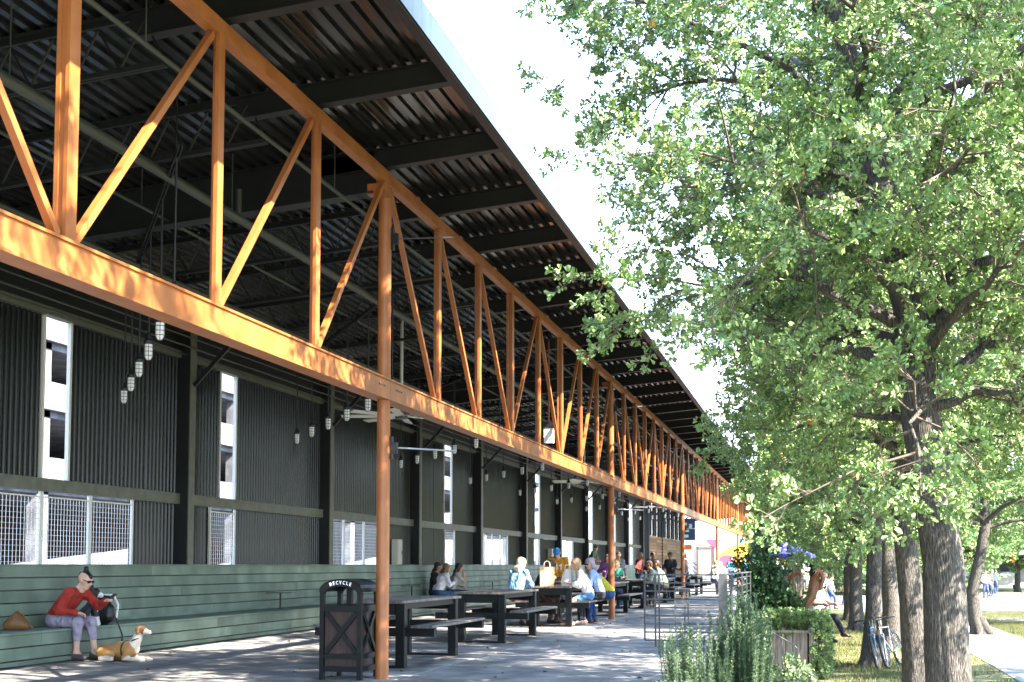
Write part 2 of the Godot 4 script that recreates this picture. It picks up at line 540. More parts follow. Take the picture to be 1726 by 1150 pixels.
# ---------------------------------------------------------------- green bench
const BENCH_X := -9.78
func build_bench() -> void:
	var t := thing("slatted_bench", "long sage green slatted wall bench running under the corrugated wall", "bench", Vector3(BENCH_X, 0, 0))
	var lo := -78.0
	# rows: [bottom y, top y, x of face, lean]
	var rows := []
	for k in 5:
		rows.append([0.435 + k * 0.17, 0.435 + k * 0.17 + 0.158, -0.655 - k * 0.012, "back_board"])
	for k in 3:
		rows.append([[0.012, 0.085, 0.25][k], [0.072, 0.237, 0.402][k], 0.0, "riser_board"])
	var meshes := {}
	for i in rows.size():
		var r: Array = rows[i]
		var z := 4.0 - (i * 37 % 5) * 0.93
		while z > lo:
			var l := minf(4.86, z - lo)
			var key := "%d_%.2f" % [i, l]
			if not meshes.has(key):
				var m := MB.new()
				m.cbox(Vector3(0, (r[0] + r[1]) / 2, 0), Vector3(0.03, r[1] - r[0], l - 0.005), 0.005, Basis(Vector3.BACK, 0.07) if i < 5 else Basis())
				meshes[key] = m.mesh()
			part(t, r[3], meshes[key], M.green_board[(i * 3 + int(-z)) % 4], Vector3(r[2] - 0.015, 0, z - l / 2))
			z -= l
	for k in 4:   # seat planks
		var z := 4.0 - k * 1.3
		while z > lo:
			var l := minf(4.86, z - lo)
			var m := MB.new()
			m.cbox(Vector3(0, 0.4195, 0), Vector3(0.158, 0.03, l - 0.005), 0.005)
			part(t, "seat_board", m, M.green_board[(k + int(-z)) % 4], Vector3(-0.056 - k * 0.168, 0, z - l / 2))
			z -= l
	var cp := MB.new()
	cp.span(Vector3(-0.95, 1.272, lo), Vector3(-0.68, 1.293, 4))
	part(t, "cap_rail", cp, M.green_board[1])
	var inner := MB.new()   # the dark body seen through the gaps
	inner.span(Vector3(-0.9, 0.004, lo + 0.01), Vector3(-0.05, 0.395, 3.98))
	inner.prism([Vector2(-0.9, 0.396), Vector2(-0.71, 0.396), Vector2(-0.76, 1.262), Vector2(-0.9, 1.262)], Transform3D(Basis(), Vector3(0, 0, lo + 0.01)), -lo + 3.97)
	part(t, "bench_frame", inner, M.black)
	# little T tables bolted to the seat
	var first: Node3D = null
	for z in [-22.6, -30.7, -38.9, -47.0]:
		if first == null:
			first = thing("side_table", "small dark metal tee table standing on the bench seat", "side table", Vector3(-10.2, 0.435, z), 0, "tee tables on the bench")
			var a := MB.new()
			a.box(Vector3(0, 0.31, 0), Vector3(0.56, 0.012, 0.26))
			part(first, "table_top", a, M.rail)
			var p := MB.new()
			p.rod(Vector3(0, 0.004, 0), Vector3(0, 0.303, 0), 0.018, 8)
			part(first, "post", p, M.black)
			var f := MB.new()
			f.lathe([Vector2(0.07, 0.0), Vector2(0.07, 0.006), Vector2(0.02, 0.01)], Vector3.ZERO, 12)
			part(first, "base_plate", f, M.black)
		else:
			copy(first, "side_table", Vector3(-10.2, 0.435, z), 0)

# ---------------------------------------------------------------- corrugated wall
func corrugated(l: float, h: float) -> ArrayMesh:   # a sheet in the y,z plane, ribs upright, facing +x, origin at its lower +z corner
	var m := MB.new()
	var pitch := 0.118
	var prof := [[0.0, 0.0], [0.036, 0.0], [0.056, 0.042], [0.098, 0.042], [0.118, 0.0]]
	var z := 0.0
	while z < l - 0.001:
		for k in 4:
			var z0: float = z + prof[k][0]
			var z1: float = minf(z + prof[k + 1][0], l)
			if z0 >= l: break
			m.quad(Vector3(prof[k][1], 0, -z0), Vector3(prof[k + 1][1], 0, -z1), Vector3(prof[k + 1][1], h, -z1), Vector3(prof[k][1], h, -z0))
		z += pitch
	return m.mesh()

func wire_panel(parent: Node3D, z0: float, z1: float, y0: float, y1: float) -> void:   # z0 nearer
	var f := MB.new()
	for z in [z0 - 0.02, z1 + 0.02]:
		f.span(Vector3(-0.02, y0, z - 0.02), Vector3(0.02, y1, z + 0.02))
	f.span(Vector3(-0.012, y0 + 0.03, z1 + 0.04), Vector3(0.012, y0 + 0.05, z0 - 0.04))
	f.span(Vector3(-0.012, y1 - 0.09, z1 + 0.04), Vector3(0.012, y1 - 0.07, z0 - 0.04))
	var fr := part(parent, "mesh_frame", f, M.pale_post)
	var w := MB.new()
	var n := int((z0 - z1 - 0.08) / 0.076)
	for k in range(1, n):
		var z := lerpf(z0 - 0.04, z1 + 0.04, float(k) / n)
		w.box(Vector3(0, (y0 + y1) / 2 - 0.02, z), Vector3(0.006, y1 - y0 - 0.12, 0.0065))
	n = int((y1 - y0 - 0.12) / 0.076)
	for k in range(1, n):
		var y := lerpf(y0 + 0.05, y1 - 0.09, float(k) / n)
		w.box(Vector3(0.006, y, (z0 + z1) / 2), Vector3(0.006, 0.0065, z0 - z1 - 0.08))
	part(fr, "wire_mesh", w, M.galvanized)

func sheet(parent: Node3D, called: String, z0: float, z1: float, y0: float, y1: float) -> void:
	# lapped sheets about 1.2 m wide
	var n := maxi(1, int(round((z0 - z1) / 1.18)))
	for k in n:
		var a := lerpf(z0, z1, float(k) / n)
		var b := lerpf(z0, z1, float(k + 1) / n)
		part(parent, called, corrugated(a - b, y1 - y0), M.corrugated, Vector3(-0.062 - 0.004 * (k % 2), y0, a))

func build_wall() -> void:
	var t := thing("corrugated_wall", "dark green corrugated steel wall with slots and wire mesh panels above the bench", "wall", Vector3(WALL_X, 0, 0))
	var g0 := 2.33
	var g1 := 2.51
	var top := 4.86
	var bays := []
	for k in range(-3, 10):
		bays.append([-13.1 - k * 6.37, -19.47 - k * 6.37])
	for i in bays.size():
		var k := i - 3
		var a: float = bays[i][0]   # from post to post
		var b: float = bays[i][1]
		# slots and meshes by bay: upper slot [z,z], lower mesh [z,z]
		var up := []
		var low := []
		match k:
			0: up = [-15.55, -16.2]; low = [a, -17.98]
			1: up = [-20.97, -21.62]; low = [-20.58, -21.6]
			2: up = []; low = [a, -29.8]
			3: up = [-35.2, -36.0]; low = [-35.2, -36.25]
			4: up = [-38.85, -39.55]; low = [a, -42.9]
			5: up = [-47.35, -48.2]; low = [-47.3, -48.1]
			6: up = []; low = [a, -55.0]
			7: up = [-59.1, -60.1]; low = [-59.1, -60.0]
			8: up = [-66.0, -67.2]; low = [a, -67.0]
			9: up = [-72.4, -73.6]; low = [-72.4, -73.6]
			_: up = [a - 2.4, a - 3.05]; low = [a - 1.0, a - 3.0]
		if up.is_empty():
			sheet(t, "upper_sheet", a, b, g1, top)
		else:
			if a - up[0] > 0.1: sheet(t, "upper_sheet", a, up[0], g1, top)
			sheet(t, "upper_sheet", up[1], b, g1, top)
			var s := MB.new()
			s.span(Vector3(-0.06, g1, up[0] - 0.02), Vector3(0.0, top, up[0] + 0.02))
			s.span(Vector3(-0.06, g1, up[1] - 0.025), Vector3(0.0, top, up[1] + 0.025))
			part(t, "slot_jamb", s, M.pale_post)
		if a - low[0] > 0.1: sheet(t, "lower_sheet", a, low[0], 1.25, g0)
		if low[1] - b > 0.1: sheet(t, "lower_sheet", low[1], b, 1.25, g0)
		var n := maxi(1, int(round((low[0] - low[1]) / 1.22)))
		for q in n:
			wire_panel(t, lerpf(low[0], low[1], float(q) / n), lerpf(low[0], low[1], float(q + 1) / n), 1.2, g0)
		var gt := MB.new()
		gt.span(Vector3(-0.019, g0, b + 0.101), Vector3(0.075, g1, a - 0.101))
		part(t, "girt", gt, M.olive_steel)
		# the post at the far end of the bay: an I section with its flange to the patio
		var zc: float = bays[i][1]
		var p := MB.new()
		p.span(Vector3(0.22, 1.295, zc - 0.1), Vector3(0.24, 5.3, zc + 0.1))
		part(t, "post_flange", p, M.olive_steel)  # paler steel than the web: the light on this face is painted in
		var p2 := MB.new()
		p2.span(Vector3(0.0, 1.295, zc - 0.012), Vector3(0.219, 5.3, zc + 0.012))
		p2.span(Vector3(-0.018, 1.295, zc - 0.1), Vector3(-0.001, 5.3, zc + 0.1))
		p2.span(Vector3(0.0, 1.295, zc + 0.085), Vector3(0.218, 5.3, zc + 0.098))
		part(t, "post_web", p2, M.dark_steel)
		var kb := MB.new()
		kb.bar(Vector3(0.25, 4.38, zc), Vector3(0.95, 5.1, zc), 0.05, 0.07)
		part(t, "knee_brace", kb, M.dark_steel)
	var h := MB.new()
	h.span(Vector3(-0.08, top, -77.0), Vector3(0.06, top + 0.12, 4))
	part(t, "head_rail", h, M.olive_steel)
	var h2 := MB.new()
	h2.span(Vector3(-0.1, top + 0.121, -77.0), Vector3(0.0, 5.68, 4))
	part(t, "clerestory_panel", h2, M.dark_steel)
	# conduits
	for q in [[0.32, 5.0, 0.018], [0.45, 5.12, 0.014], [0.16, 4.9, 0.012]]:
		var c := MB.new()
		c.rod(Vector3(q[0], q[1], 3), Vector3(q[0], q[1], -77), q[2], 6)
		part(t, "conduit", c, M.pipe)
	# beige electrical cabinets behind the bench
	for z in [-30.55, -49.6]:
		var e := thing("electrical_cabinet", "beige metal cabinet behind the bench by the wire mesh" if z > -40 else "tall narrow beige cabinet behind the standing jersey wearer", "cabinet", Vector3(-10.56, 0.0, z), 0, "beige cabinets on the wall")
		var m := MB.new()
		m.cbox(Vector3(0, 1.62, 0), Vector3(0.16, 0.65, 0.36), 0.01)
		part(e, "housing", m, M.beige)
		var dr := MB.new()
		dr.span(Vector3(0.081, 1.33, -0.16), Vector3(0.092, 1.92, 0.16))
		var d := part(e, "door", dr, M.beige)
		var hd := MB.new()
		hd.span(Vector3(0.093, 1.55, -0.12), Vector3(0.115, 1.65, -0.1))
		part(d, "handle", hd, M.rail)

# ---------------------------------------------------------------- roof
const ROOF_EDGE := -3.33
func roof_y(x: float) -> float:   # underside of the deck
	return 6.12 + 0.08 * (x - TRUSS_X)

func build_roof() -> void:
	var t := thing("canopy_roof", "long dark ribbed steel canopy roof on black beams with pale metal edge", "roof")
	var sl := atan(0.08)
	# ribbed deck: ribs run along the roof
	var w := (ROOF_EDGE - 0.06) - (WALL_X - 0.4)
	var m := MB.new()
	var prof := [[0.0, 0.0], [0.055, 0.0], [0.07, 0.04], [0.137, 0.04], [0.152, 0.0]]
	var x := WALL_X - 0.4
	while x < ROOF_EDGE - 0.07:
		for k in 4:
			var x0: float = x + prof[k][0]
			var x1: float = x + prof[k + 1][0]
			m.quad(Vector3(x0, roof_y(x0) + prof[k][1], -PANEL), Vector3(x1, roof_y(x1) + prof[k + 1][1], -PANEL), Vector3(x1, roof_y(x1) + prof[k + 1][1], 0), Vector3(x0, roof_y(x0) + prof[k][1], 0))
		x += 0.152
	# tops of the sheets and closing skin above
	m.quad(Vector3(WALL_X - 0.4, roof_y(WALL_X - 0.4) + 0.06, 0), Vector3(ROOF_EDGE - 0.06, roof_y(ROOF_EDGE - 0.06) + 0.06, 0), Vector3(ROOF_EDGE - 0.06, roof_y(ROOF_EDGE - 0.06) + 0.06, -PANEL), Vector3(WALL_X - 0.4, roof_y(WALL_X - 0.4) + 0.06, -PANEL))
	var deck := m.mesh()
	# overhang beam, joist (top chord, bottom chord, webs), deep girder
	var ob := MB.new()
	var x_in := TRUSS_X - 0.9
	beam_into(ob, x_in, ROOF_EDGE - 0.03, 0.24, 0.12)
	var obm := ob.mesh()
	var jt := MB.new()
	beam_into(jt, WALL_X + 0.1, x_in, 0.08, 0.13)
	var jtm := jt.mesh()
	var jb := MB.new()
	var depth := 0.5
	var jx0 := WALL_X + 0.5
	var jx1 := TRUSS_X - 0.55
	for s in [-0.022, 0.022]:
		jb.bar(Vector3(jx0, roof_y(jx0) - depth, s), Vector3(jx1, roof_y(jx1) - depth, s), 0.03, 0.045)
	var jbm := jb.mesh()
	var webs := []
	var n := 11
	for k in n:
		var xa := lerpf(jx0, jx1, float(k) / n)
		var xb := lerpf(jx0, jx1, float(k + 0.5) / n)
		var xc := lerpf(jx0, jx1, float(k + 1) / n)
		var wm := MB.new()
		wm.rod(Vector3(xa, roof_y(xa) - depth + 0.02, 0), Vector3(xb, roof_y(xb) - 0.08, 0), 0.011, 5)
		wm.rod(Vector3(xb, roof_y(xb) - 0.08, 0), Vector3(xc, roof_y(xc) - depth + 0.02, 0), 0.011, 5)
		webs.append(wm.mesh())
	var gd := MB.new()
	beam_into(gd, WALL_X + 0.1, TRUSS_X - 0.12, 0.52, 0.2)
	var gdm := gd.mesh()
	var fm := MB.new()   # fascia length: face, drip and return
	fm.span(Vector3(ROOF_EDGE, roof_y(ROOF_EDGE) - 0.245, -PANEL * 3 + 0.003), Vector3(ROOF_EDGE + 0.012, roof_y(ROOF_EDGE) + 0.01, -0.003))
	var fmm := fm.mesh()
	var sm := MB.new()   # edge channel under the fascia
	sm.span(Vector3(ROOF_EDGE - 0.1, roof_y(ROOF_EDGE) - 0.26, -PANEL * 3 + 0.003), Vector3(ROOF_EDGE - 0.001, roof_y(ROOF_EDGE) - 0.24, -0.003))
	sm.span(Vector3(ROOF_EDGE - 0.012, roof_y(ROOF_EDGE) - 0.239, -PANEL * 3 + 0.003), Vector3(ROOF_EDGE - 0.001, roof_y(ROOF_EDGE) + 0.04, -0.003))
	var smm := sm.mesh()
	for k in range(-9, 51):
		var z := COL_Z - k * PANEL
		part(t, "roof_sheet", deck, M.deck, Vector3(0, 0, z))
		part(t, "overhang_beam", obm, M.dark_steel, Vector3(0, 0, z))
		if k % 3 == 0:
			part(t, "fascia", fmm, M.fascia, Vector3(0, 0, z))
			part(t, "edge_channel", smm, M.dark_steel, Vector3(0, 0, z))
		if k % 8 == 0 or k == -4:
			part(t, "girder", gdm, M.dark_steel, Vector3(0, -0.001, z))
		else:
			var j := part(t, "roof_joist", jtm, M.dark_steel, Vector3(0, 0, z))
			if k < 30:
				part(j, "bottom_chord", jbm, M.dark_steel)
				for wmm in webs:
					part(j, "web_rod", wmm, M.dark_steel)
	# pipes along the bay
	for q in [[-5.2, 5.47, 0.022], [-6.45, 5.28, 0.055], [-8.6, 5.2, 0.03], [-7.6, 5.45, 0.02]]:
		var c := MB.new()
		c.rod(Vector3(q[0], q[1], 4), Vector3(q[0], q[1], -76), q[2], 8)
		part(t, "sprinkler_pipe", c, M.pipe)
		var hz := -4.0
		var hg := MB.new()
		hg.rod(Vector3(q[0], q[1], 0), Vector3(q[0], roof_y(q[0]) - 0.0, 0), 0.007, 5)
		var hgm := hg.mesh()
		while hz > -70.0:
			part(t, "pipe_hanger", hgm, M.pipe, Vector3(0, 0, hz - PANEL * 0.37))
			hz -= PANEL * 2
	# big drop nipple like the one by the wide post
	for z in [-13.0, -25.1, -37.2]:
		var c := MB.new()
		c.rod(Vector3(-6.45, 5.3, z), Vector3(-6.45, 5.62, z), 0.035, 8)
		part(t, "pipe_riser", c, M.pipe)

func beam_into(m: MB, x0: float, x1: float, h: float, w: float) -> void:   # I section along x hung under the deck
	var a := Vector3(x0, roof_y(x0), 0)
	var b := Vector3(x1, roof_y(x1), 0)
	var d := Vector3.DOWN
	m.bar(a + d * 0.007, b + d * 0.007, w, 0.012)
	if h > 0.1:
		m.bar(a + d * h * 0.5, b + d * h * 0.5, 0.012, h - 0.028)
		m.bar(a + d * (h - 0.007), b + d * (h - 0.007), w, 0.013)
	else:
		m.bar(a + d * h * 0.5, b + d * h * 0.5, 0.03, h - 0.028)

# ---------------------------------------------------------------- truss
func pz(k: int) -> float:   # z of a panel point; the bay nearest has slightly longer panels
	return COL_Z - k * (PANEL if k >= 0 else 2.09)

func build_truss() -> void:
	var t := thing("steel_truss", "orange painted steel truss carried on round orange columns along the canopy", "truss", Vector3(TRUSS_X, 0, 0))
	var k0 := -8
	while k0 < 48:   # chords spliced at the columns
		var za := pz(k0)
		var zb := pz(k0 + 8)
		var m := MB.new()
		m.span(Vector3(-0.08, 3.19, zb + 0.003), Vector3(0.08, 3.39, za - 0.003))
		m.span(Vector3(-0.095, 3.165, zb + 0.003), Vector3(0.095, 3.189, za - 0.003))
		m.span(Vector3(-0.095, 3.391, zb + 0.003), Vector3(0.095, 3.412, za - 0.003))
		part(t, "bottom_chord", m, M.orange)
		var u := MB.new()
		u.span(Vector3(-0.05, 5.7, zb + 0.002), Vector3(0.05, 5.84, za - 0.002))
		part(t, "top_chord", u, M.orange)
		var bolts := MB.new()
		for s in [-1, 1]:
			for q in 4:
				bolts.ball(Vector3(0.082, 3.31, (za if s < 0 else zb) + s * (0.2 + 0.06 * q)), Vector3(0.01, 0.013, 0.013), 6, 4)
		part(t, "splice_bolts", bolts, M.rail)
		k0 += 8
	var thin := MB.new()
	thin.span(Vector3(0.015, 3.413, -0.052), Vector3(0.05, 5.699, 0.052))
	thin.span(Vector3(-0.05, 3.413, -0.052), Vector3(0.0149, 5.699, -0.035))
	var thinm := thin.mesh()
	var wide := MB.new()
	wide.span(Vector3(0.02, 3.413, -0.06), Vector3(0.05, 5.699, 0.06))
	wide.span(Vector3(-0.05, 3.413, -0.06), Vector3(-0.02, 5.699, 0.06))
	wide.span(Vector3(-0.0199, 3.413, -0.045), Vector3(0.0199, 5.699, 0.045))
	var widem := wide.mesh()
	for k in range(-8, 49):
		var z := pz(k)
		var ph := posmod(k, 8)
		if ph != 0:
			part(t, "vertical_post", widem if ph == 3 or ph == 5 else thinm, M.orange, Vector3(0, 0, z))
		if k == 48: break
		var up := ph >= 5 or ph == 3   # foot at this post, head at the next
		var a := Vector3(0.0, 3.44 if up else 5.68, z - 0.1)
		var b := Vector3(0.0, 5.68 if up else 3.44, pz(k + 1) + 0.1)
		if not up and ph == 0: a.z -= 0.04
		var d := MB.new()
		d.bar(a, b, 0.055, 0.055, Vector3.RIGHT.cross((b - a).normalized()))
		part(t, "diagonal", d, M.orange)
	var gus := MB.new()
	gus.span(Vector3(-0.03, 5.52, -0.11), Vector3(0.03, 5.699, 0.11))
	var gm := gus.mesh()
	for k in range(0, 49, 8):
		part(t, "gusset", gm, M.orange, Vector3(0, 0.0, COL_Z - k * PANEL))
	var seat := MB.new()
	seat.span(Vector3(-0.2, 5.57, -0.06), Vector3(-0.031, 5.7, 0.06))
	for k in range(0, 49, 8):
		part(t, "girder_seat", seat.mesh() if k == 0 else seat.mesh(), M.orange, Vector3(0, 0, COL_Z - k * PANEL))
	# columns
	var c := MB.new()
	c.tube([Vector3(0, 0.02, 0), Vector3(0, 5.519, 0)], [0.0755, 0.0755], 28)
	var cm := c.mesh()
	var bp := MB.new()
	bp.lathe([Vector2(0.085, 0.0), Vector2(0.085, 0.019), Vector2(0.07, 0.019)], Vector3.ZERO, 24)
	var bpm := bp.mesh()
	for k in range(0, 49, 8):
		var cl := part(t, "column", cm, M.orange, Vector3(0.0, 0, COL_Z - k * PANEL))
		part(cl, "base_plate", bpm, M.orange)

# ---------------------------------------------------------------- far end of the walk
func build_far_end() -> void:
	# slatted timber wall with tall windows over it
	var t := thing("slatted_wall", "warm brown horizontal timber slat wall with bright windows above it", "wall", Vector3(WALL_X, 0, -79))
	var bk := MB.new()
	bk.span(Vector3(-0.3, 0, -24), Vector3(-0.05, 3.25, 0))
	part(t, "backing", bk, M.black)
	for r in 15:
		for k in 4:
			var m := MB.new()
			m.span(Vector3(-0.045, 0.05 + r * 0.215, -6.0 * (k + 1) + 0.02), Vector3(-0.01 + 0.012 * ((r + k) % 2), 0.05 + r * 0.215 + 0.16, -6.0 * k - 0.02))
			part(t, "slat", m, M.slat[(r * 2 + k * 5 + r / 4) % 3])
	for k in 9:
		var z := -0.6 - k * 2.7
		var wd := MB.new()
		wd.span(Vector3(-0.2, 3.3, z - 1.5), Vector3(-0.17, 5.4, z - 0.1))
		var wi := part(t, "window", wd, M.white_wall)
		var fr := MB.new()
		fr.span(Vector3(-0.16, 3.26, z - 0.1), Vector3(-0.02, 5.45, z + 0.05))
		fr.span(Vector3(-0.16, 3.26, z - 1.62), Vector3(-0.02, 5.45, z - 1.501))
		part(wi, "window_frame", fr, M.dark_steel)
		var br := MB.new()
		br.bar(Vector3(0.0, 4.3, z), Vector3(0.9, 5.2, z), 0.08, 0.1)
		part(t, "knee_brace", br, M.dark_steel)
	var jb := MB.new()
	jb.span(Vector3(-0.3, 0, 0.001), Vector3(0.3, 5.5, 0.35))
	jb.span(Vector3(-0.28, 0, -9.1), Vector3(0.05, 5.5, -8.9))
	part(t, "end_post", jb, M.dark_steel)

	# white building that closes the view, with its mural
	var b := thing("mural_building", "white walled building painted with pink, pale blue and yellow mural shapes", "building", Vector3(0, 0, -121))
	var w := MB.new()
	w.span(Vector3(-18, LAWN, -10), Vector3(-2.2, 7.5, 0))
	part(b, "wall", w, M.white_wall)
	var tr := Transform3D(Basis(), Vector3(0, 0, 0.004))
	var bl := MB.new()
	bl.prism([Vector2(-10.0, 3.95), Vector2(-2.3, 3.95), Vector2(-2.3, 0.4), Vector2(-6.2, 0.4)], tr, 0.01)
	part(b, "blue_mural_band", bl, M.skyblue)
	var ye := MB.new()
	var arc := []
	for k in 13:
		var a := PI - PI * k / 12.0
		arc.append(Vector2(-6.2 + cos(a) * 3.6, 1.1 + sin(a) * 2.3))
	ye.prism(arc, Transform3D(Basis(), Vector3(0, 0, 0.016)), 0.01)
	part(b, "yellow_mural_arch", ye, M.yellow)
	var pk := MB.new()
	pk.prism([Vector2(-10.5, 3.75), Vector2(-9.0, 3.75), Vector2(-9.7, 2.8)], Transform3D(Basis(), Vector3(0, 0, 0.03)), 0.01)
	part(b, "pink_mural_triangle", pk, M.pink)
	var pc := MB.new()
	var cir := []
	for k in 18:
		cir.append(Vector2(-8.5 + cos(TAU * k / 18) * 0.85, 1.75 + sin(TAU * k / 18) * 0.5))
	pc.prism(cir, Transform3D(Basis(), Vector3(0, 0, 0.045)), 0.01)
	part(b, "pink_mural_disc", pc, M.pink)
	var dd := MB.new()
	dd.span(Vector3(-11.2, 0.4, 0.01), Vector3(-9.9, 2.95, 0.06))
	var door := part(b, "door", dd, M.beige)
	var df := MB.new()
	df.span(Vector3(-11.4, 0.4, 0.01), Vector3(-11.21, 3.1, 0.12))
	df.span(Vector3(-11.4, 2.96, 0.121), Vector3(-9.7, 3.1, 0.15))
	df.span(Vector3(-9.89, 0.4, 0.01), Vector3(-9.7, 2.95, 0.12))
	part(door, "door_frame", df, M.brick)
	var st := thing("wooden_stairs", "orange timber stairs with sloping handrails rising beside the white door", "stairs", Vector3(-11.5, 0, -117))
	for k in 7:
		var m := MB.new()
		m.span(Vector3(-2.6 + k * 0.0, 0.15 * k, -0.28 * k - 0.28), Vector3(-0.9, 0.15 * k + 0.14, -0.28 * k))
		part(st, "step", m, M.slat[k % 3])
	for q in 4:
		var m := MB.new()
		m.bar(Vector3(-1.6 + 0.0, 2.9 - q * 0.4, 0.3), Vector3(0.6, 0.9 - q * 0.4 + 0.3, 0.3), 0.06, 0.1)
		part(st, "handrail", m, M.slat[q % 2])
	# hanging banner and small sign
	var bn := thing("hanging_banner", "navy blue banner with pale marks hanging high beyond the columns", "banner", Vector3(-9.3, 3.1, -92))
	var bm := MB.new()
	bm.span(Vector3(-0.55, 0, -0.02), Vector3(0.55, 1.6, 0.02))
	part(bn, "cloth", bm, M.navy)
	var bt := MB.new()
	for q in [[-0.3, 1.1, 0.25, 0.2], [0.1, 0.9, 0.22, 0.3], [-0.2, 0.62, 0.3, 0.16], [-0.35, 0.2, 0.4, 0.22]]:
		bt.span(Vector3(q[0], q[1], 0.022), Vector3(q[0] + q[2], q[1] + q[3], 0.028))
	part(bn, "print", bt, M.skyblue)
	var hr := MB.new()
	hr.rod(Vector3(-0.4, 1.6, 0), Vector3(-0.4, 2.6, 0), 0.01)
	hr.rod(Vector3(0.4, 1.6, 0), Vector3(0.4, 2.6, 0), 0.01)
	part(bn, "hanger", hr, M.black)
	var os := thing("orange_sign", "small orange sign board below the navy banner", "sign", Vector3(-9.4, 2.4, -92))
	var om := MB.new()
	om.span(Vector3(-0.5, 0, -0.02), Vector3(0.4, 0.38, 0.02))
	part(os, "board", om, M.orange_sign)
	var ob := MB.new()
	ob.rod(Vector3(-0.05, 0.38, 0), Vector3(-0.05, 0.68, 0), 0.012)
	part(os, "hanger", ob, M.black)

# ---------------------------------------------------------------- garage behind the wall
func build_garage() -> void:
	var t := thing("parking_garage", "pale concrete parking garage with dark open decks behind the corrugated wall", "building", Vector3(-28, 0, 0))
	var back := MB.new()
	back.span(Vector3(-14, -0.005, -130), Vector3(-13, 16, 20))
	part(t, "back_wall", back, M.brick)
	for f in [[-0.3, 1.5], [4.2, 5.3], [7.1, 8.15], [9.7, 10.8], [12.4, 13.5]]:
		for k in 9:
			var m := MB.new()
			if f[0] < 0.0:
				# sloping parapet of the ramp
				var z0 := -k * 16.0 + 14.0
				m.prism([Vector2(0, 0), Vector2(15.96, 0), Vector2(15.96, 2.2), Vector2(0, 0.9)], Transform3D(Basis(Vector3(0, 0, -1), Vector3.UP, Vector3(1, 0, 0)), Vector3(-0.15, 0.0, z0)), 0.3)
			else:
				m.span(Vector3(-0.15, f[0], -k * 16.0 - 1.98), Vector3(0.15, f[1], -k * 16.0 + 13.98))
			part(t, "spandrel", m, M.concrete)
		if f[0] > 0.0:
			var s := MB.new()
			s.span(Vector3(-13, f[0] - 0.25, -128), Vector3(-0.16, f[0] + 0.05, 20))
			part(t, "floor_slab", s, M.concrete)
	for k in 16:
		var m := MB.new()
		m.span(Vector3(-0.6, 0, -k * 8.0 - 1.35), Vector3(-0.16, 13, -k * 8.0 - 0.65))
		part(t, "pillar", m, M.concrete)
	# yellow height bars and red doors inside
	for q in [[-21.0, 2.55, 2.4], [-22.0, 1.4, 0.6], [-24.5, 1.9, 0.5], [-31.0, 2.2, 0.6]]:
		var m := MB.new()
		m.box(Vector3(-3.0, q[1], q[0]), Vector3(0.12, 0.14, q[2]))
		part(t, "yellow_barrier", m, M.yellow)
	for q in [[-23.5, 3.1], [-30.0, 3.0], [-36.0, 2.9]]:
		var m := MB.new()
		m.box(Vector3(-12.9, q[1], q[0] - 5.0), Vector3(0.2, 0.8, 3.0))
		part(t, "red_panel", m, M.orange_sign)

# ---------------------------------------------------------------- trees
func leaf_into(m: MB, tr: Transform3D, l: float, w: float, fold: float) -> void:
	var f := tr.basis
	var b0 := tr.origin
	var tip := tr * Vector3(0, -fold * 0.6, l)
	var m1 := tr * Vector3(0, 0.0, l * 0.5)
	for s: float in [-1.0, 1.0]:
		var p1 := tr * Vector3(s * w * 0.34, fold, l * 0.42)
		var p2 := tr * Vector3(s * w * 0.5, fold, l * 0.78)
		var nn := (f.y - f.x * s * 0.4).normalized()
		m.ftri(b0, p1, p2, nn)
		m.ftri(b0, p2, tip, nn)

func spray(sd: int, count: int, ll: float, lw: float, length: float, spread := 0.6) -> ArrayMesh:   # a twig with leaves, growing along +z
	var r := RandomNumberGenerator.new()
	r.seed = sd
	var lm := MB.new()
	lm.colored = true
	for k in count:
		var t := 1.0 if k < count * 0.4 else r.randf_range(0.15, 1.0)
		var o := Vector3(r.randf_range(-0.012, 0.012), r.randf_range(-0.012, 0.012), t * length)
		var a := r.randf() * TAU
		var out := Vector3(cos(a), sin(a), 0)
		var d := (out * r.randf_range(0.5, 1.2) + Vector3(0, 0, r.randf_range(0.2, 1.0))).normalized()
		d.y -= 0.15
		d = d.normalized()
		var side := d.cross(Vector3.UP + Vector3(r.randf_range(-spread, spread), 0, r.randf_range(-spread, spread))).normalized()
		var s := r.randf_range(0.7, 1.2)
		lm.col = Color(1, 1, r.randf_range(0.8, 1.1))
		leaf_into(lm, Transform3D(Basis(side, d.cross(side), d), o), ll * s, lw * s, lw * 0.18 * r.randf_range(0.3, 1.4))
	var am := lm.mesh()
	am.surface_set_material(0, M.leaf)
	var tw := MB.new()
	tw.colored = true
	tw.col = Color(0.5, 0.4, 0.3)
	tw.tube([Vector3(0, 0, -0.05), Vector3(0, 0.008, length)], [0.0035, 0.0015], 3, false)
	tw.add_to(am)
	am.surface_set_material(1, M.twig)
	return am

func scatter(parent: Node, called: String, mesh: Mesh, places: Array, colors: Array) -> MultiMeshInstance3D:
	var mm := MultiMesh.new()
	mm.transform_format = MultiMesh.TRANSFORM_3D
	mm.use_colors = true
	mm.mesh = mesh
	mm.instance_count = places.size()
	for i in places.size():
		mm.set_instance_transform(i, places[i])
		mm.set_instance_color(i, colors[i])
	var mi := MultiMeshInstance3D.new()
	mi.multimesh = mm
	mi.name = numbered(called, parent)
	mi.set_meta("kind", "stuff")
	parent.add_child(mi)
	return mi

func aim(d: Vector3, roll: float) -> Basis:
	d = d.normalized()
	var x := d.cross(Vector3.UP if absf(d.y) < 0.95 else Vector3.RIGHT).normalized()
	return Basis(x, d.cross(x), d) * Basis(Vector3.BACK, roll)

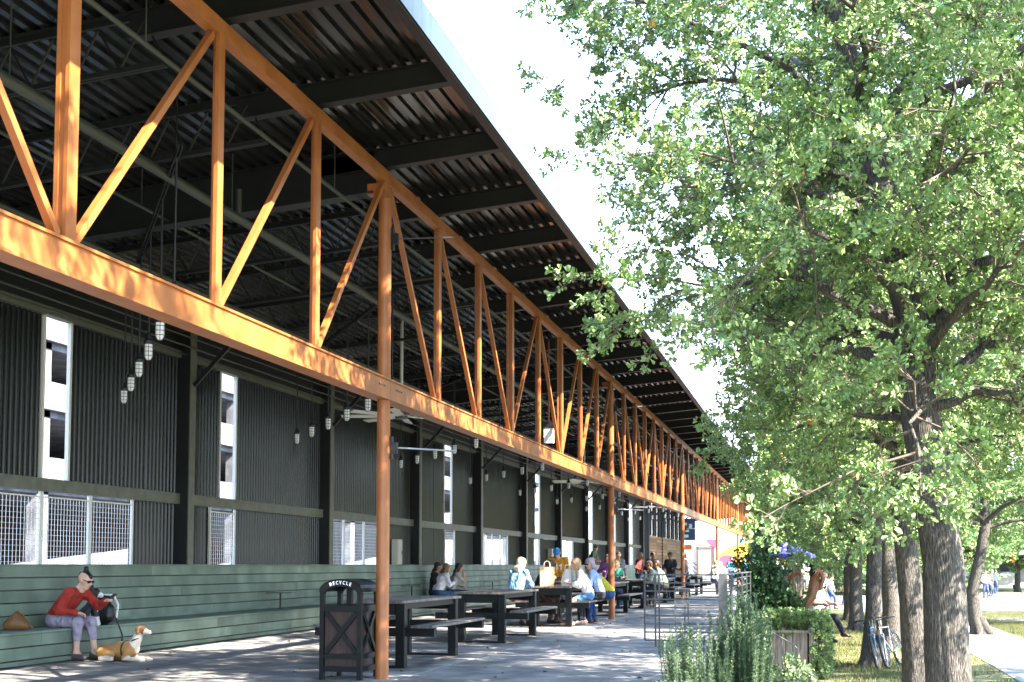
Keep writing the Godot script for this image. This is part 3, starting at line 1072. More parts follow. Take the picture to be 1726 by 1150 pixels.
# o: base, path: trunk points relative to the base with radii, crown: {c, r, low}
func oak(called: String, label: String, base: Vector3, path: Array, rads: Array, cr: Dictionary, sd: int, group: String) -> Node3D:
	var t := thing(called, label, "tree", base, 0, group)
	var r := RandomNumberGenerator.new()
	r.seed = sd
	var tm := MB.new()
	# trunk, resampled and roughened a little
	var pts := []
	var rr := []
	var near_one: bool = cr.get("leaf", 1.0) < 1.15
	var steps := 10 if near_one else 4
	for i in path.size() - 1:
		for k in steps:
			var f := k / float(steps)
			var p: Vector3 = path[i].lerp(path[i + 1], f)
			pts.append(p)
			rr.append(lerpf(rads[i], rads[i + 1], f))
	pts.append(path[-1])
	rr.append(rads[-1])
	tm.bark(pts, rr, 56 if near_one else 20, sd)
	for k in 5:   # root flare
		var a := TAU * k / 5 + r.randf()
		var d := Vector3(cos(a), 0, sin(a))
		tm.tube([d * rads[0] * 0.35 + path[1] * (0.5 / path[1].y), d * rads[0] * 0.62 + path[1] * (0.16 / path[1].y), d * rads[0] * 1.25 + Vector3(0, -0.08, 0)], [rads[0] * 0.5, rads[0] * 0.5, rads[0] * 0.28], 8)
	part(t, "trunk", tm, M.bark)
	var lm := MB.new()
	var sm := MB.new()
	var places := [[], [], []]
	var cols := [[], [], []]
	var C: Vector3 = cr.c
	var R: Vector3 = cr.r
	var limbs := []
	for l in cr.get("limbs", []):
		limbs.append(l)
	var nl: int = cr.n
	for k in nl:
		# head for a point on the crown's shell from somewhere along the trunk
		var a := TAU * (k * 0.381966 + 0.11 * r.randf())
		var v := lerpf(-0.84, 0.95, (k + 0.5) / nl) + r.randf_range(-0.1, 0.1)
		var h := sqrt(maxf(0.05, 1.0 - v * v))
		var q := Vector3(cos(a) * h * R.x, v * R.y, sin(a) * h * R.z) * r.randf_range(0.78, 1.0)
		if q.x < 0.0 and v < 0.15: q.x *= 0.86   # thinner low down on the side of the canopy
		var target := C + q
		var best := 0
		for i in pts.size():
			if pts[i].y > cr.low and pts[i].y < target.y - 0.28 * Vector2(target.x - pts[i].x, target.z - pts[i].z).length() + 0.2: best = i
		if best == 0:
			for i in pts.size():
				if pts[i].y > cr.low:
					best = i
					break
		limbs.append([pts[best], target, minf(rr[best] * 0.5, 0.075)])
	for L in limbs:
		var a: Vector3 = L[0]
		var b: Vector3 = L[1]
		var len := a.distance_to(b)
		var bp := []
		var br := []
		for i in 7:
			var f := i / 6.0
			bp.append(a.lerp(b, f) + Vector3(0, sin(f * PI) * len * 0.09, 0) + Vector3(r.randf_range(-1, 1), r.randf_range(-1, 1), r.randf_range(-1, 1)) * len * 0.035 * (1.0 if i > 0 else 0.0))
			br.append(lerpf(L[2], 0.012, pow(f, 0.7)))
		lm.tube(bp, br, 7)
		var ns := int(len * cr.sec)
		for s in ns:
			var f := r.randf_range(0.22, 1.0) if s > 0 else 1.0
			var fi := f * 6.0
			var i0 := mini(5, int(fi))
			var p: Vector3 = bp[i0].lerp(bp[i0 + 1], fi - i0)
			var dir: Vector3 = (bp[i0 + 1] - bp[i0]).normalized()
			var sd2 := (dir * r.randf_range(0.2, 1.0) + Vector3(r.randf_range(-1, 1), r.randf_range(-0.55, 0.7), r.randf_range(-1, 1))).normalized()
			var sl: float = r.randf_range(0.5, 1.25) * cr.get("reach", 1.0)
			var mid := p + sd2 * sl * 0.5 + Vector3(0, 0.05, 0)
			var e := p + sd2 * sl + Vector3(0, r.randf_range(-0.2, 0.06), 0)
			sm.tube([p, mid, e], [0.013, 0.009, 0.004], 4, false)
			var nt: int = cr.ter
			for q in nt:
				var g := r.randf_range(0.25, 1.0) if q > 1 else 1.0
				var pp := p.lerp(mid, g * 2.0) if g < 0.5 else mid.lerp(e, g * 2.0 - 1.0)
				var td := (sd2 * 0.6 + Vector3(r.randf_range(-1, 1), r.randf_range(-0.8, 0.6), r.randf_range(-1, 1))).normalized()
				var tl: float = r.randf_range(0.12, 0.42) * cr.get("reach", 1.0)
				var te := pp + td * tl
				sm.tube([pp, te], [0.005, 0.003], 3, false)
				for w in cr.clu:
					var u := 1.0 if w == 0 else r.randf_range(0.2, 1.0)
					var cp := pp.lerp(te, u)
					var cd := (td + Vector3(r.randf_range(-1, 1), r.randf_range(-0.9, 0.7), r.randf_range(-1, 1)) * 0.8).normalized()
					var v := r.randi() % 3
					var sc: float = r.randf_range(0.8, 1.2) * cr.get("leaf", 1.0)
					places[v].append(Transform3D(aim(cd, r.randf() * TAU).scaled(Vector3.ONE * sc), cp))
					var tone := r.randf()
					var cc: Color = Color(0.13, 0.23, 0.078).lerp(Color(0.235, 0.34, 0.13), tone)
					if r.randf() < 0.002: cc = Color(0.4, 0.24, 0.03)
					cols[v].append(cc)
	part(t, "limbs", lm, M.bark)
	part(t, "twigs", sm, M.twig)
	var crown := Node3D.new()
	crown.name = "crown"
	t.add_child(crown)
	for v in 3:
		scatter(crown, "foliage", sprays[v], places[v], cols[v])
	return t

var sprays := []
func build_trees() -> void:
	for v in 3:
		sprays.append(spray(100 + v, 23, 0.056, 0.028, 0.21))
	var g := "oaks in a row beside the patio"
	var y := -LAWN
	# the nearest oak: its trunk leans towards the canopy as it rises
	oak("oak_tree", "leafy oak with the thickest ridged grey trunk, crown reaching the canopy edge", Vector3(1.16, LAWN, -12.3),
		[Vector3(0, -0.05, 0), Vector3(0, 0.6, 0), Vector3(-0.03, 2.1, 0.02), Vector3(-0.2, 3.5, 0), Vector3(-0.26, 4.5, 0.02), Vector3(-0.45, 5.4, 0), Vector3(-0.62, 6.2, 0), Vector3(-0.9, 7.5, 0.1), Vector3(-1.0, 9.2, 0.1)],
		[0.25, 0.205, 0.185, 0.17, 0.16, 0.15, 0.125, 0.085, 0.02],
		{"c": Vector3(-0.25, 6.7, 0.0), "r": Vector3(3.2, 4.1, 3.0), "low": 3.0, "n": 44, "sec": 4.4, "ter": 5, "clu": 5,
		"limbs": [[Vector3(-0.22, 4.0, 0), Vector3(1.6, 7.0, 0.3), 0.11], [Vector3(-0.5, 5.75, 0), Vector3(-2.3, 5.7, 0.4), 0.06], [Vector3(-0.1, 3.4, 0), Vector3(-1.5, 3.4, -0.8), 0.05], [Vector3(-0.6, 6.1, 0), Vector3(-2.9, 7.6, 0.6), 0.05], [Vector3(-0.4, 5.2, 0), Vector3(-1.8, 4.9, -1.2), 0.05], [Vector3(-0.1, 3.2, 0), Vector3(1.8, 3.4, 0.9), 0.05], [Vector3(-0.2, 3.5, 0), Vector3(-0.4, 3.0, 2.0), 0.04]]}, 7, g)
	oak("oak_tree", "slimmer oak whose straight trunk stands just behind the thickest one", Vector3(1.3, LAWN, -17.9),
		[Vector3(0, -0.05, 0), Vector3(-0.04, 1.0, 0), Vector3(-0.16, 2.8, 0), Vector3(-0.2, 4.8, 0.1), Vector3(-0.1, 7.0, 0), Vector3(0, 9.4, 0)],
		[0.21, 0.168, 0.15, 0.13, 0.09, 0.02],
		{"c": Vector3(-0.1, 6.5, 0), "r": Vector3(2.75, 4.1, 2.9), "low": 2.7, "n": 42, "sec": 4.4, "ter": 6, "clu": 5}, 23, g)
	oak("oak_tree", "oak trunk with the two bicycles leaning beside it", Vector3(1.03, LAWN, -26.7),
		[Vector3(0, -0.05, 0), Vector3(0.04, 1.0, 0), Vector3(0.1, 2.8, 0), Vector3(0.1, 5.0, 0.1), Vector3(0, 9.0, 0)],
		[0.25, 0.16, 0.14, 0.12, 0.02],
		{"c": Vector3(0, 6.4, 0), "r": Vector3(2.85, 4.0, 3.2), "low": 2.4, "n": 40, "sec": 4.0, "ter": 6, "clu": 4, "leaf": 1.1,
		"limbs": [[Vector3(0.1, 3.0, 0), Vector3(-1.9, 3.5, 1.4), 0.05], [Vector3(0.1, 2.8, 0), Vector3(-2.0, 3.4, -0.8), 0.05], [Vector3(0.1, 3.2, 0), Vector3(-2.0, 4.4, 0.4), 0.05]]}, 31, g)
	oak("oak_tree", "pale oak trunk partly hidden behind the bicycle oak", Vector3(1.75, LAWN, -33.0),
		[Vector3(0, -0.05, 0), Vector3(0, 1.2, 0), Vector3(-0.1, 3.4, 0), Vector3(0, 8.5, 0)], [0.23, 0.2, 0.17, 0.02],
		{"c": Vector3(-0.5, 6.0, 0), "r": Vector3(3.0, 4.2, 3.3), "low": 2.4, "n": 34, "sec": 3.6, "ter": 5, "clu": 4, "leaf": 1.25}, 37, g)
	oak("oak_tree", "dark shaded oak trunk beyond the bicycle oak, nearest the dry lawn strip", Vector3(1.14, LAWN, -41.3),
		[Vector3(0, -0.05, 0), Vector3(0, 1.2, 0), Vector3(0.05, 3.4, 0), Vector3(0, 8.5, 0)], [0.25, 0.2, 0.17, 0.02],
		{"c": Vector3(0, 6.0, 0), "r": Vector3(3.0, 4.2, 3.5), "low": 2.4, "n": 32, "sec": 3.4, "ter": 5, "clu": 4, "leaf": 1.4}, 41, g)
	oak("oak_tree", "last dark oak trunk in the row before the plaza", Vector3(1.1, LAWN, -47.5),
		[Vector3(0, -0.05, 0), Vector3(0, 1.2, 0), Vector3(-0.05, 3.4, 0), Vector3(0, 8.5, 0)], [0.25, 0.21, 0.17, 0.02],
		{"c": Vector3(-0.1, 6.2, 0), "r": Vector3(3.1, 4.3, 3.8), "low": 2.6, "n": 30, "sec": 3.2, "ter": 5, "clu": 4, "leaf": 1.6}, 43, g)
	# the bent tree on the other side of the path
	oak("oak_tree", "young oak with a bent dark trunk across the concrete path", Vector3(4.75, LAWN, -39.9),
		[Vector3(0, -0.05, 0), Vector3(-0.22, 0.6, 0), Vector3(-0.26, 1.3, 0), Vector3(0.02, 2.5, 0), Vector3(0.16, 3.4, 0), Vector3(0.1, 6.5, 0)], [0.3, 0.2, 0.18, 0.165, 0.15, 0.03],
		{"c": Vector3(0.5, 6.0, 0), "r": Vector3(4.6, 3.6, 4.2), "low": 3.0, "n": 26, "sec": 3.0, "ter": 5, "clu": 4, "leaf": 1.3}, 47, "")
	# an oak behind the camera side of the row, seen only as foliage at the picture's edge and as shade on the patio
	oak("oak_tree", "oak of the row standing nearest the patio's near end", Vector3(1.3, LAWN, -5.2),
		[Vector3(0, -0.05, 0), Vector3(0, 1.2, 0), Vector3(0.1, 3.6, 0), Vector3(0.2, 9.0, 0)], [0.27, 0.22, 0.19, 0.02],
		{"c": Vector3(1.1, 7.8, 0.3), "r": Vector3(2.8, 3.2, 2.6), "low": 4.2, "n": 26, "sec": 3.0, "ter": 5, "clu": 4, "leaf": 1.2}, 53, g)
	oak("oak_tree", "oak on the lawn beyond the path, its crown closing the view", Vector3(7.2, LAWN, -23.0),
		[Vector3(0, -0.05, 0), Vector3(0, 1.2, 0), Vector3(0.1, 3.6, 0), Vector3(0.2, 9.0, 0)], [0.27, 0.22, 0.19, 0.02],
		{"c": Vector3(0, 6.4, 0), "r": Vector3(3.2, 4.2, 3.2), "low": 2.6, "n": 32, "sec": 3.2, "ter": 5, "clu": 4, "leaf": 1.2}, 71, "")
	oak("oak_tree", "far oak on the lawn beyond the bent tree", Vector3(9.0, LAWN, -47.0),
		[Vector3(0, -0.05, 0), Vector3(0, 1.2, 0), Vector3(0.1, 3.6, 0), Vector3(0.2, 9.0, 0)], [0.27, 0.22, 0.19, 0.02],
		{"c": Vector3(0, 6.8, 0), "r": Vector3(4.0, 4.0, 3.6), "low": 3.2, "n": 30, "sec": 2.8, "ter": 5, "clu": 4, "leaf": 1.7}, 73, "")
	# trees beyond the plaza
	var far := [[-0.5, -98, 8.5], [4.5, -92, 7.0], [9.5, -97, 8.0], [15.0, -104, 10.0], [22.0, -112, 10.0], [30.0, -116, 11.0], [1.5, -112, 12.0], [11.0, -124, 13.0]]
	var kinds := ["round pale green tree beside the mural building", "low bright green tree behind the strolling walkers", "broad light green tree beyond the plaza", "tall leafy tree behind the white box truck", "dense green tree beyond the parked vehicles", "large tree at the far side of the plaza", "tall tree towering behind the low plaza trees", "tallest pale tree in the distance beyond the lawn"]
	for i in far.size():
		var f: Array = far[i]
		var h: float = f[2]
		oak("plaza_tree", kinds[i], Vector3(f[0], LAWN, f[1]), [Vector3(0, -0.05, 0), Vector3(0.1, h * 0.3, 0), Vector3(0, h * 0.9, 0)], [0.25, 0.18, 0.03],
			{"c": Vector3(0, h * 0.56, 0), "r": Vector3(h * 0.42, h * 0.47, h * 0.4), "low": h * 0.15, "n": 26, "sec": 1.7, "ter": 5, "clu": 4, "leaf": 4.2, "reach": 1.7}, 60 + i, "trees beyond the plaza")

# ---------------------------------------------------------------- planting
func stem_mesh(sd: int, h: float, leaf: float, n: int) -> ArrayMesh:   # an upright shoot with narrow leaves
	var r := RandomNumberGenerator.new()
	r.seed = sd
	var m := MB.new()
	m.colored = true
	for k in n:
		var t := float(k) / n
		var a := k * 2.4 + r.randf_range(-0.4, 0.4)
		var o := Vector3(0, t * h, 0)
		var d := (Vector3(cos(a), r.randf_range(-0.1, 0.75) + t * 0.5, sin(a))).normalized()
		var side := d.cross(Vector3.UP).normalized() * leaf * 0.095
		var l := leaf * r.randf_range(0.7, 1.15) * (1.0 - 0.45 * t)
		var s := r.randf_range(0.7, 1.3)
		m.col = Color(s, s, s)
		var nn := side.cross(d).normalized()
		if nn.y < 0: nn = -nn
		var mid := o + d * l * 0.55
		m.ftri(o, mid - side, mid + side, nn)
		m.ftri(mid - side, o + d * l + Vector3(0, -0.15 * l, 0), mid + side, nn)
	m.col = Color(0.8, 0.7, 0.5)
	m.tube([Vector3.ZERO, Vector3(0, h, 0)], [0.004, 0.0015], 3, false)
	return m.mesh()

func upright_bush(called: String, label: String, at: Vector3, size: Vector3, n: int, ca: Color, cb: Color, sd: int, leaf := 0.05, group := "") -> Node3D:
	var t := thing(called, label, "shrub", at, 0, group)
	var r := RandomNumberGenerator.new()
	r.seed = sd
	var places := []
	var cols := []
	for k in n:
		var a := r.randf() * TAU
		var q := sqrt(r.randf())
		var o := Vector3(cos(a) * q * size.x, 0, sin(a) * q * size.z)
		var lean := Vector3(o.x * 0.35 + r.randf_range(-0.08, 0.08), 1, o.z * 0.35 + r.randf_range(-0.08, 0.08)).normalized()
		var x := lean.cross(Vector3.BACK).normalized()
		var hh := size.y * r.randf_range(0.45, 1.0) * (1.0 - 0.25 * q)
		# side shoots too: start partway up
		var y0 := 0.0 if k % 3 else r.randf_range(0.1, 0.5) * hh
		places.append(Transform3D(Basis(x, lean, x.cross(lean)).scaled(Vector3(1, (hh - y0) / 0.6, 1)) * Basis(Vector3.UP, r.randf() * TAU), o + lean * y0))
		cols.append(ca.lerp(cb, r.randf()))
	var mi := scatter(t, "stems", stem_mesh(sd + 1, 0.6, leaf, 230), places, cols)
	mi.material_override = M.leaf_soft
	return t

func leafy_bush(called: String, label: String, at: Vector3, size: Vector3, n: int, ca: Color, cb: Color, sd: int, mesh: Mesh, sc := 1.0, group := "", box := false) -> Node3D:
	var t := thing(called, label, "shrub", at, 0, group)
	var r := RandomNumberGenerator.new()
	r.seed = sd
	var places := []
	var cols := []
	var tw := MB.new()
	for k in n:
		var q: Vector3
		if box:
			q = Vector3(r.randf_range(-1, 1), r.randf_range(-1, 1), r.randf_range(-1, 1))
		else:
			q = Vector3(r.randfn(), r.randfn(), r.randfn()).normalized() * pow(r.randf(), 0.4)
		var bump := 1.0 + 0.16 * sin(q.x * 7 + sd) + 0.14 * sin(q.z * 9 + q.y * 6)
		var p := Vector3(q.x * size.x, size.y * (1 + q.y), q.z * size.z) * (1.0 if box else bump)
		var d := (q + Vector3(0, 0.35, 0) + Vector3(r.randf_range(-0.5, 0.5), r.randf_range(-0.5, 0.5), r.randf_range(-0.5, 0.5))).normalized()
		places.append(Transform3D(aim(d, r.randf() * TAU).scaled(Vector3.ONE * sc * r.randf_range(0.75, 1.2)), p))
		cols.append(ca.lerp(cb, r.randf()))
		if k % 9 == 0: tw.tube([Vector3(p.x * 0.15, 0, p.z * 0.15), p * 0.6, p], [0.008, 0.005, 0.002], 4, false)
	part(t, "branches", tw, M.twig)
	scatter(t, "foliage", mesh, places, cols)
	return t

func build_planting() -> void:
	var bed := MB.new()
	bed.span(Vector3(-1.13, LAWN - 0.05, -13.6), Vector3(0.0, -0.05, -6.0))
	struct("planting_bed", bed, M.soil)
	var ga := Color(0.05, 0.1, 0.05)
	var gb := Color(0.1, 0.165, 0.085)
	upright_bush("rosemary_bush", "tall upright rosemary with sunlit grey green shoots at the patio edge", Vector3(-0.98, -0.06, -10.4), Vector3(0.26, 1.02, 0.4), 150, ga, gb, 3, 0.055, "rosemary by the patio railing")
	upright_bush("rosemary_bush", "low rosemary clump spilling over the patio corner", Vector3(-0.98, -0.06, -9.7), Vector3(0.18, 0.62, 0.3), 80, ga, gb, 5, 0.055, "rosemary by the patio railing")
	upright_bush("rosemary_bush", "tallest rosemary in front of the wooden planter", Vector3(-0.63, -0.06, -10.8), Vector3(0.18, 1.26, 0.35), 170, ga, gb, 9, 0.06, "rosemary by the patio railing")
	var pale := spray(300, 14, 0.055, 0.035, 0.12)
	leafy_bush("variegated_bush", "low bushy plant with pale cream edged leaves before the planter", Vector3(-0.4, -0.16, -11.9), Vector3(0.36, 0.22, 0.4), 420, Color(0.13, 0.2, 0.08), Color(0.25, 0.31, 0.18), 12, pale)
	for k in 5:
		upright_bush("green_hedge_plant", "upright green foliage plant behind the steel railing", Vector3(-1.15 + 0.16 * k, 0.0, -25.4 - 0.3 * (k % 2)), Vector3(0.2, 0.98 + 0.07 * (k % 3), 0.25), 60, Color(0.04, 0.1, 0.035), Color(0.08, 0.16, 0.05), 20 + k, 0.09, "green plants along the railing")
	var dark := spray(310, 14, 0.07, 0.04, 0.16)
	leafy_bush("evergreen_bush", "big dense dark green bush rising above the railing end", Vector3(-1.1, 0.0, -25.2), Vector3(0.36, 0.8, 0.5), 760, Color(0.02, 0.055, 0.025), Color(0.045, 0.1, 0.03), 33, dark)
	# wooden planter with the hedge in it
	var p := thing("wooden_planter", "weathered grey timber planter box with upright boards below the patio", "planter", Vector3(-0.7, LAWN, -23.6))
	for k in 8:
		var m := MB.new()
		m.cbox(Vector3(-0.53 + k * 0.135, 0.42, 0.0), Vector3(0.128, 0.84, 0.024), 0.004)
		part(p, "front_board", m, M.grey_wood[(k * 2) % 3])
	for k in 7:
		var m := MB.new()
		m.cbox(Vector3(0.545, 0.42, -0.09 - k * 0.168), Vector3(0.024, 0.84, 0.16), 0.004)
		part(p, "side_board", m, M.grey_wood[(k + 1) % 3])
	var cp := MB.new()
	cp.span(Vector3(-0.62, 0.842, -0.05), Vector3(0.6, 0.885, 0.05))
	cp.span(Vector3(0.5, 0.886, -1.25), Vector3(0.6, 0.925, 0.05))
	part(p, "top_rail", cp, M.grey_wood[1])
	var cpost := MB.new()
	cpost.span(Vector3(0.51, 0.0, 0.013), Vector3(0.6, 0.841, 0.06))
	part(p, "corner_post", cpost, M.grey_wood[0])
	var so := MB.new()
	so.span(Vector3(-0.6, 0.0, -1.25), Vector3(0.53, 0.8, -0.02))
	part(p, "soil", so, M.soil)
	var small := spray(320, 16, 0.04, 0.026, 0.12)
	leafy_bush("clipped_hedge", "light green leafy hedge overflowing the timber planter", Vector3(-0.6, 0.05, -24.2), Vector3(0.62, 0.14, 0.55), 800, Color(0.1, 0.18, 0.06), Color(0.18, 0.27, 0.1), 44, small, 1.0, "", true)
	leafy_bush("trailing_creeper", "pale green creeper hanging down the planter's outer side", Vector3(0.02, LAWN + 0.12, -23.9), Vector3(0.1, 0.5, 0.4), 520, Color(0.12, 0.2, 0.07), Color(0.22, 0.31, 0.13), 45, small, 1.0, "", true)
	var hr := thing("stair_handrail", "thin dark sloping handrail in front of the wooden planter", "handrail", Vector3(-0.9, LAWN, -22.9))
	var hm := MB.new()
	hm.tube([Vector3(-0.3, 1.1, 0), Vector3(0.45, 0.66, 0), Vector3(0.5, 0.6, 0)], [0.013, 0.013, 0.013], 6)
	part(hr, "rail", hm, M.rail)
	var hp := MB.new()
	hp.rod(Vector3(0.25, 0, 0), Vector3(0.25, 0.77, 0), 0.012)
	hp.rod(Vector3(-0.25, 0, 0), Vector3(-0.25, 1.06, 0), 0.012)
	part(hr, "post", hp, M.rail)

# ---------------------------------------------------------------- furniture
func build_furniture() -> void:
	build_bin()
	# picnic tables
	var t := thing("picnic_table", "black steel picnic table beside the recycling bin, nobody seated", "picnic table", Vector3(-5.42, 0, -16.0), 0, "picnic tables under the truss")
	for k in 5:
		var m := MB.new()
		m.cbox(Vector3(-0.336 + k * 0.168, 0.822, 0), Vector3(0.162, 0.036, 2.62), 0.005)
		part(t, "top_board", m, M.table_top)
	for e in [-1, 1]:
		var m := MB.new()
		m.span(Vector3(-0.28, 0.66, e * 1.13 - 0.05), Vector3(0.28, 0.803, e * 1.13 + 0.05))
		part(t, "end_apron", m, M.blackish)
		var cb := MB.new()
		cb.span(Vector3(-0.79, 0.395, e * 1.13 - 0.051), Vector3(0.79, 0.5, e * 1.13 + 0.051))
		part(t, "seat_bar", cb, M.blackish)
		var fb := MB.new()
		fb.span(Vector3(-0.282, 0.0, e * 1.13 - 0.03), Vector3(0.282, 0.03, e * 1.13 + 0.03))
		part(t, "floor_bar", fb, M.blackish)
		for s in [-1, 1]:
			var l := MB.new()
			l.cbox(Vector3(0, 0.4, 0), Vector3(0.122, 0.12, 0.8), 0.008, Basis(Vector3(1, 0, 0), Vector3(0, 0, -1), Vector3(0, 1, 0)))
			part(t, "leg", l, M.blackish, Vector3(s * 0.345, 0.003, e * 1.13))
			for q in 2:
				var b := MB.new()
				b.cbox(Vector3(s * (0.575 + q * 0.145), 0.518, 0), Vector3(0.138, 0.035, 2.5), 0.005)
				if e == 1: part(t, "seat_board", b, M.table_top)
	var sd := MB.new()
	for s in [-1, 1]:
		sd.span(Vector3(s * 0.345 - 0.03, 0.73, -1.07), Vector3(s * 0.345 + 0.03, 0.802, 1.07))
	part(t, "side_rail", sd, M.blackish)
	var labels := ["black picnic table standing second along from the recycling bin", "black picnic table with paper bags, cups and seated women", "black picnic table just past the second orange column", "black picnic table of the two men in sage shirts", "black picnic table with a standing crowd behind it", "black picnic table beside the third orange column", "black picnic table of the long haired blonde sitter"]
	var zs := [-21.1, -26.75, -32.4, -38.0, -43.6, -49.2, -54.8]
	for k in zs.size():
		copy(t, "picnic_table", Vector3(-5.42, 0, zs[k]), 0, labels[k])
	# railings of square bar
	var g := "steel railings round the patio edge"
	var r1 := thing("railing", "open square bar steel railing standing across the patio", "railing", Vector3(-2.0, 0, -19.7), 0, g)
	railing_x(r1, -0.68, 0.66, 1.13, 9)
	var r2 := thing("railing", "lower steel railing hoop behind the open railing", "railing", Vector3(-2.0, 0, -22.4), 0, g)
	railing_x(r2, -0.5, 0.62, 0.86, 6)
	var r3 := thing("railing", "railing of flat bars running along the patio's planted side", "railing", Vector3(-1.3, 0, -17.6), 0, g)
	var pm := MB.new()
	pm.span(Vector3(-0.06, 0, -0.014), Vector3(0.06, 1.14, 0.014))
	part(r3, "end_post", pm, M.rail)
	for k in 8:
		var b := MB.new()
		b.span(Vector3(-0.02, 0.12 + k * 0.135, -7.6), Vector3(0.028, 0.132 + k * 0.135, -0.015))
		part(r3, "rail_bar", b, M.rail)
	var tr := MB.new()
	tr.span(Vector3(-0.03, 1.141, -7.6), Vector3(0.04, 1.16, 0.014))
	part(r3, "top_rail", tr, M.rail)
	for k in 6:
		var b := MB.new()
		b.span(Vector3(0.029, 0, -1.3 * (k + 1) - 0.012), Vector3(0.05, 1.14, -1.3 * (k + 1) + 0.012))
		part(r3, "post", b, M.rail)
	# things on the table of the big group
	var pb := thing("paper_bag", "brown paper carrier bag with twisted handles on the crowded table", "bag", Vector3(-5.62, 0.84, -26.0), 0.3)
	var m := MB.new()
	m.prism([Vector2(-0.15, 0), Vector2(0.15, 0), Vector2(0.155, 0.4), Vector2(-0.155, 0.4)], Transform3D(Basis(), Vector3(0, 0, -0.08)), 0.16)
	part(pb, "sack", m, M.paper)
	var pr := MB.new()
	pr.span(Vector3(-0.06, 0.15, 0.081), Vector3(0.08, 0.26, 0.084))
	part(pb, "printed_panel", pr, M.beige)
	for s in [-0.07, 0.07]:
		var hm := MB.new()
		hm.tube([Vector3(-0.07, 0.4, s), Vector3(-0.05, 0.5, s), Vector3(0.0, 0.53, s), Vector3(0.05, 0.5, s), Vector3(0.07, 0.4, s)], [0.007, 0.007, 0.007, 0.007, 0.007], 5)
		part(pb, "handle", hm, M.beige)
	var wb := thing("white_bag", "white cloth tote standing on the crowded table beside the paper bag", "bag", Vector3(-5.18, 0.84, -26.0), 0.2)
	var wm := MB.new()
	wm.tube([Vector3(0, 0.0, 0), Vector3(0, 0.1, 0), Vector3(0.01, 0.24, 0), Vector3(0, 0.36, 0)], [0.125, 0.14, 0.115, 0.05], 10)
	part(wb, "sack", wm, M.white_cloth)
	var wh := MB.new()
	wh.tube([Vector3(-0.05, 0.34, 0), Vector3(-0.04, 0.44, 0), Vector3(0.04, 0.44, 0.01), Vector3(0.05, 0.34, 0)], [0.01, 0.01, 0.01, 0.01], 5)
	part(wb, "handle", wh, M.white_cloth)
	var cz := [[-4.95, -26.35], [-5.3, -26.9], [-5.75, -27.2]]
	for k in 3:
		var c := thing("drink_cup", ["white drink cup with a green straw at the table edge", "white drink cup in the middle of the crowded table", "white drink cup beside the dark haired sitter"][k], "cup", Vector3(cz[k][0], 0.84, cz[k][1]), 0, "drink cups on the crowded table")
		var cm := MB.new()
		cm.lathe([Vector2(0, 0), Vector2(0.034, 0), Vector2(0.046, 0.13), Vector2(0.0, 0.131)], Vector3.ZERO, 12)
		part(c, "cup_body", cm, M.white_cloth)
		var sm := MB.new()
		sm.rod(Vector3(0.005, 0.1, 0), Vector3(0.03, 0.24, 0), 0.005, 5)
		part(c, "straw", sm, M.green_board[3])

func railing_x(r: Node3D, x0: float, x1: float, h: float, n: int) -> void:
	var xs := [x0, x0 + 0.17, x0 + 0.23, x1]
	for x in xs:
		var m := MB.new()
		m.span(Vector3(x - 0.013, 0.0 if x != x0 else 0.1, -0.012), Vector3(x + 0.013, h, 0.012))
		part(r, "post", m, M.rail)
	for k in n:
		var m := MB.new()
		var y := 0.1 + (h - 0.1) * k / (n - 1)
		m.span(Vector3(x0, y - 0.011, 0.0125), Vector3(x1, y + 0.011, 0.024))
		part(r, "rail_bar", m, M.rail)

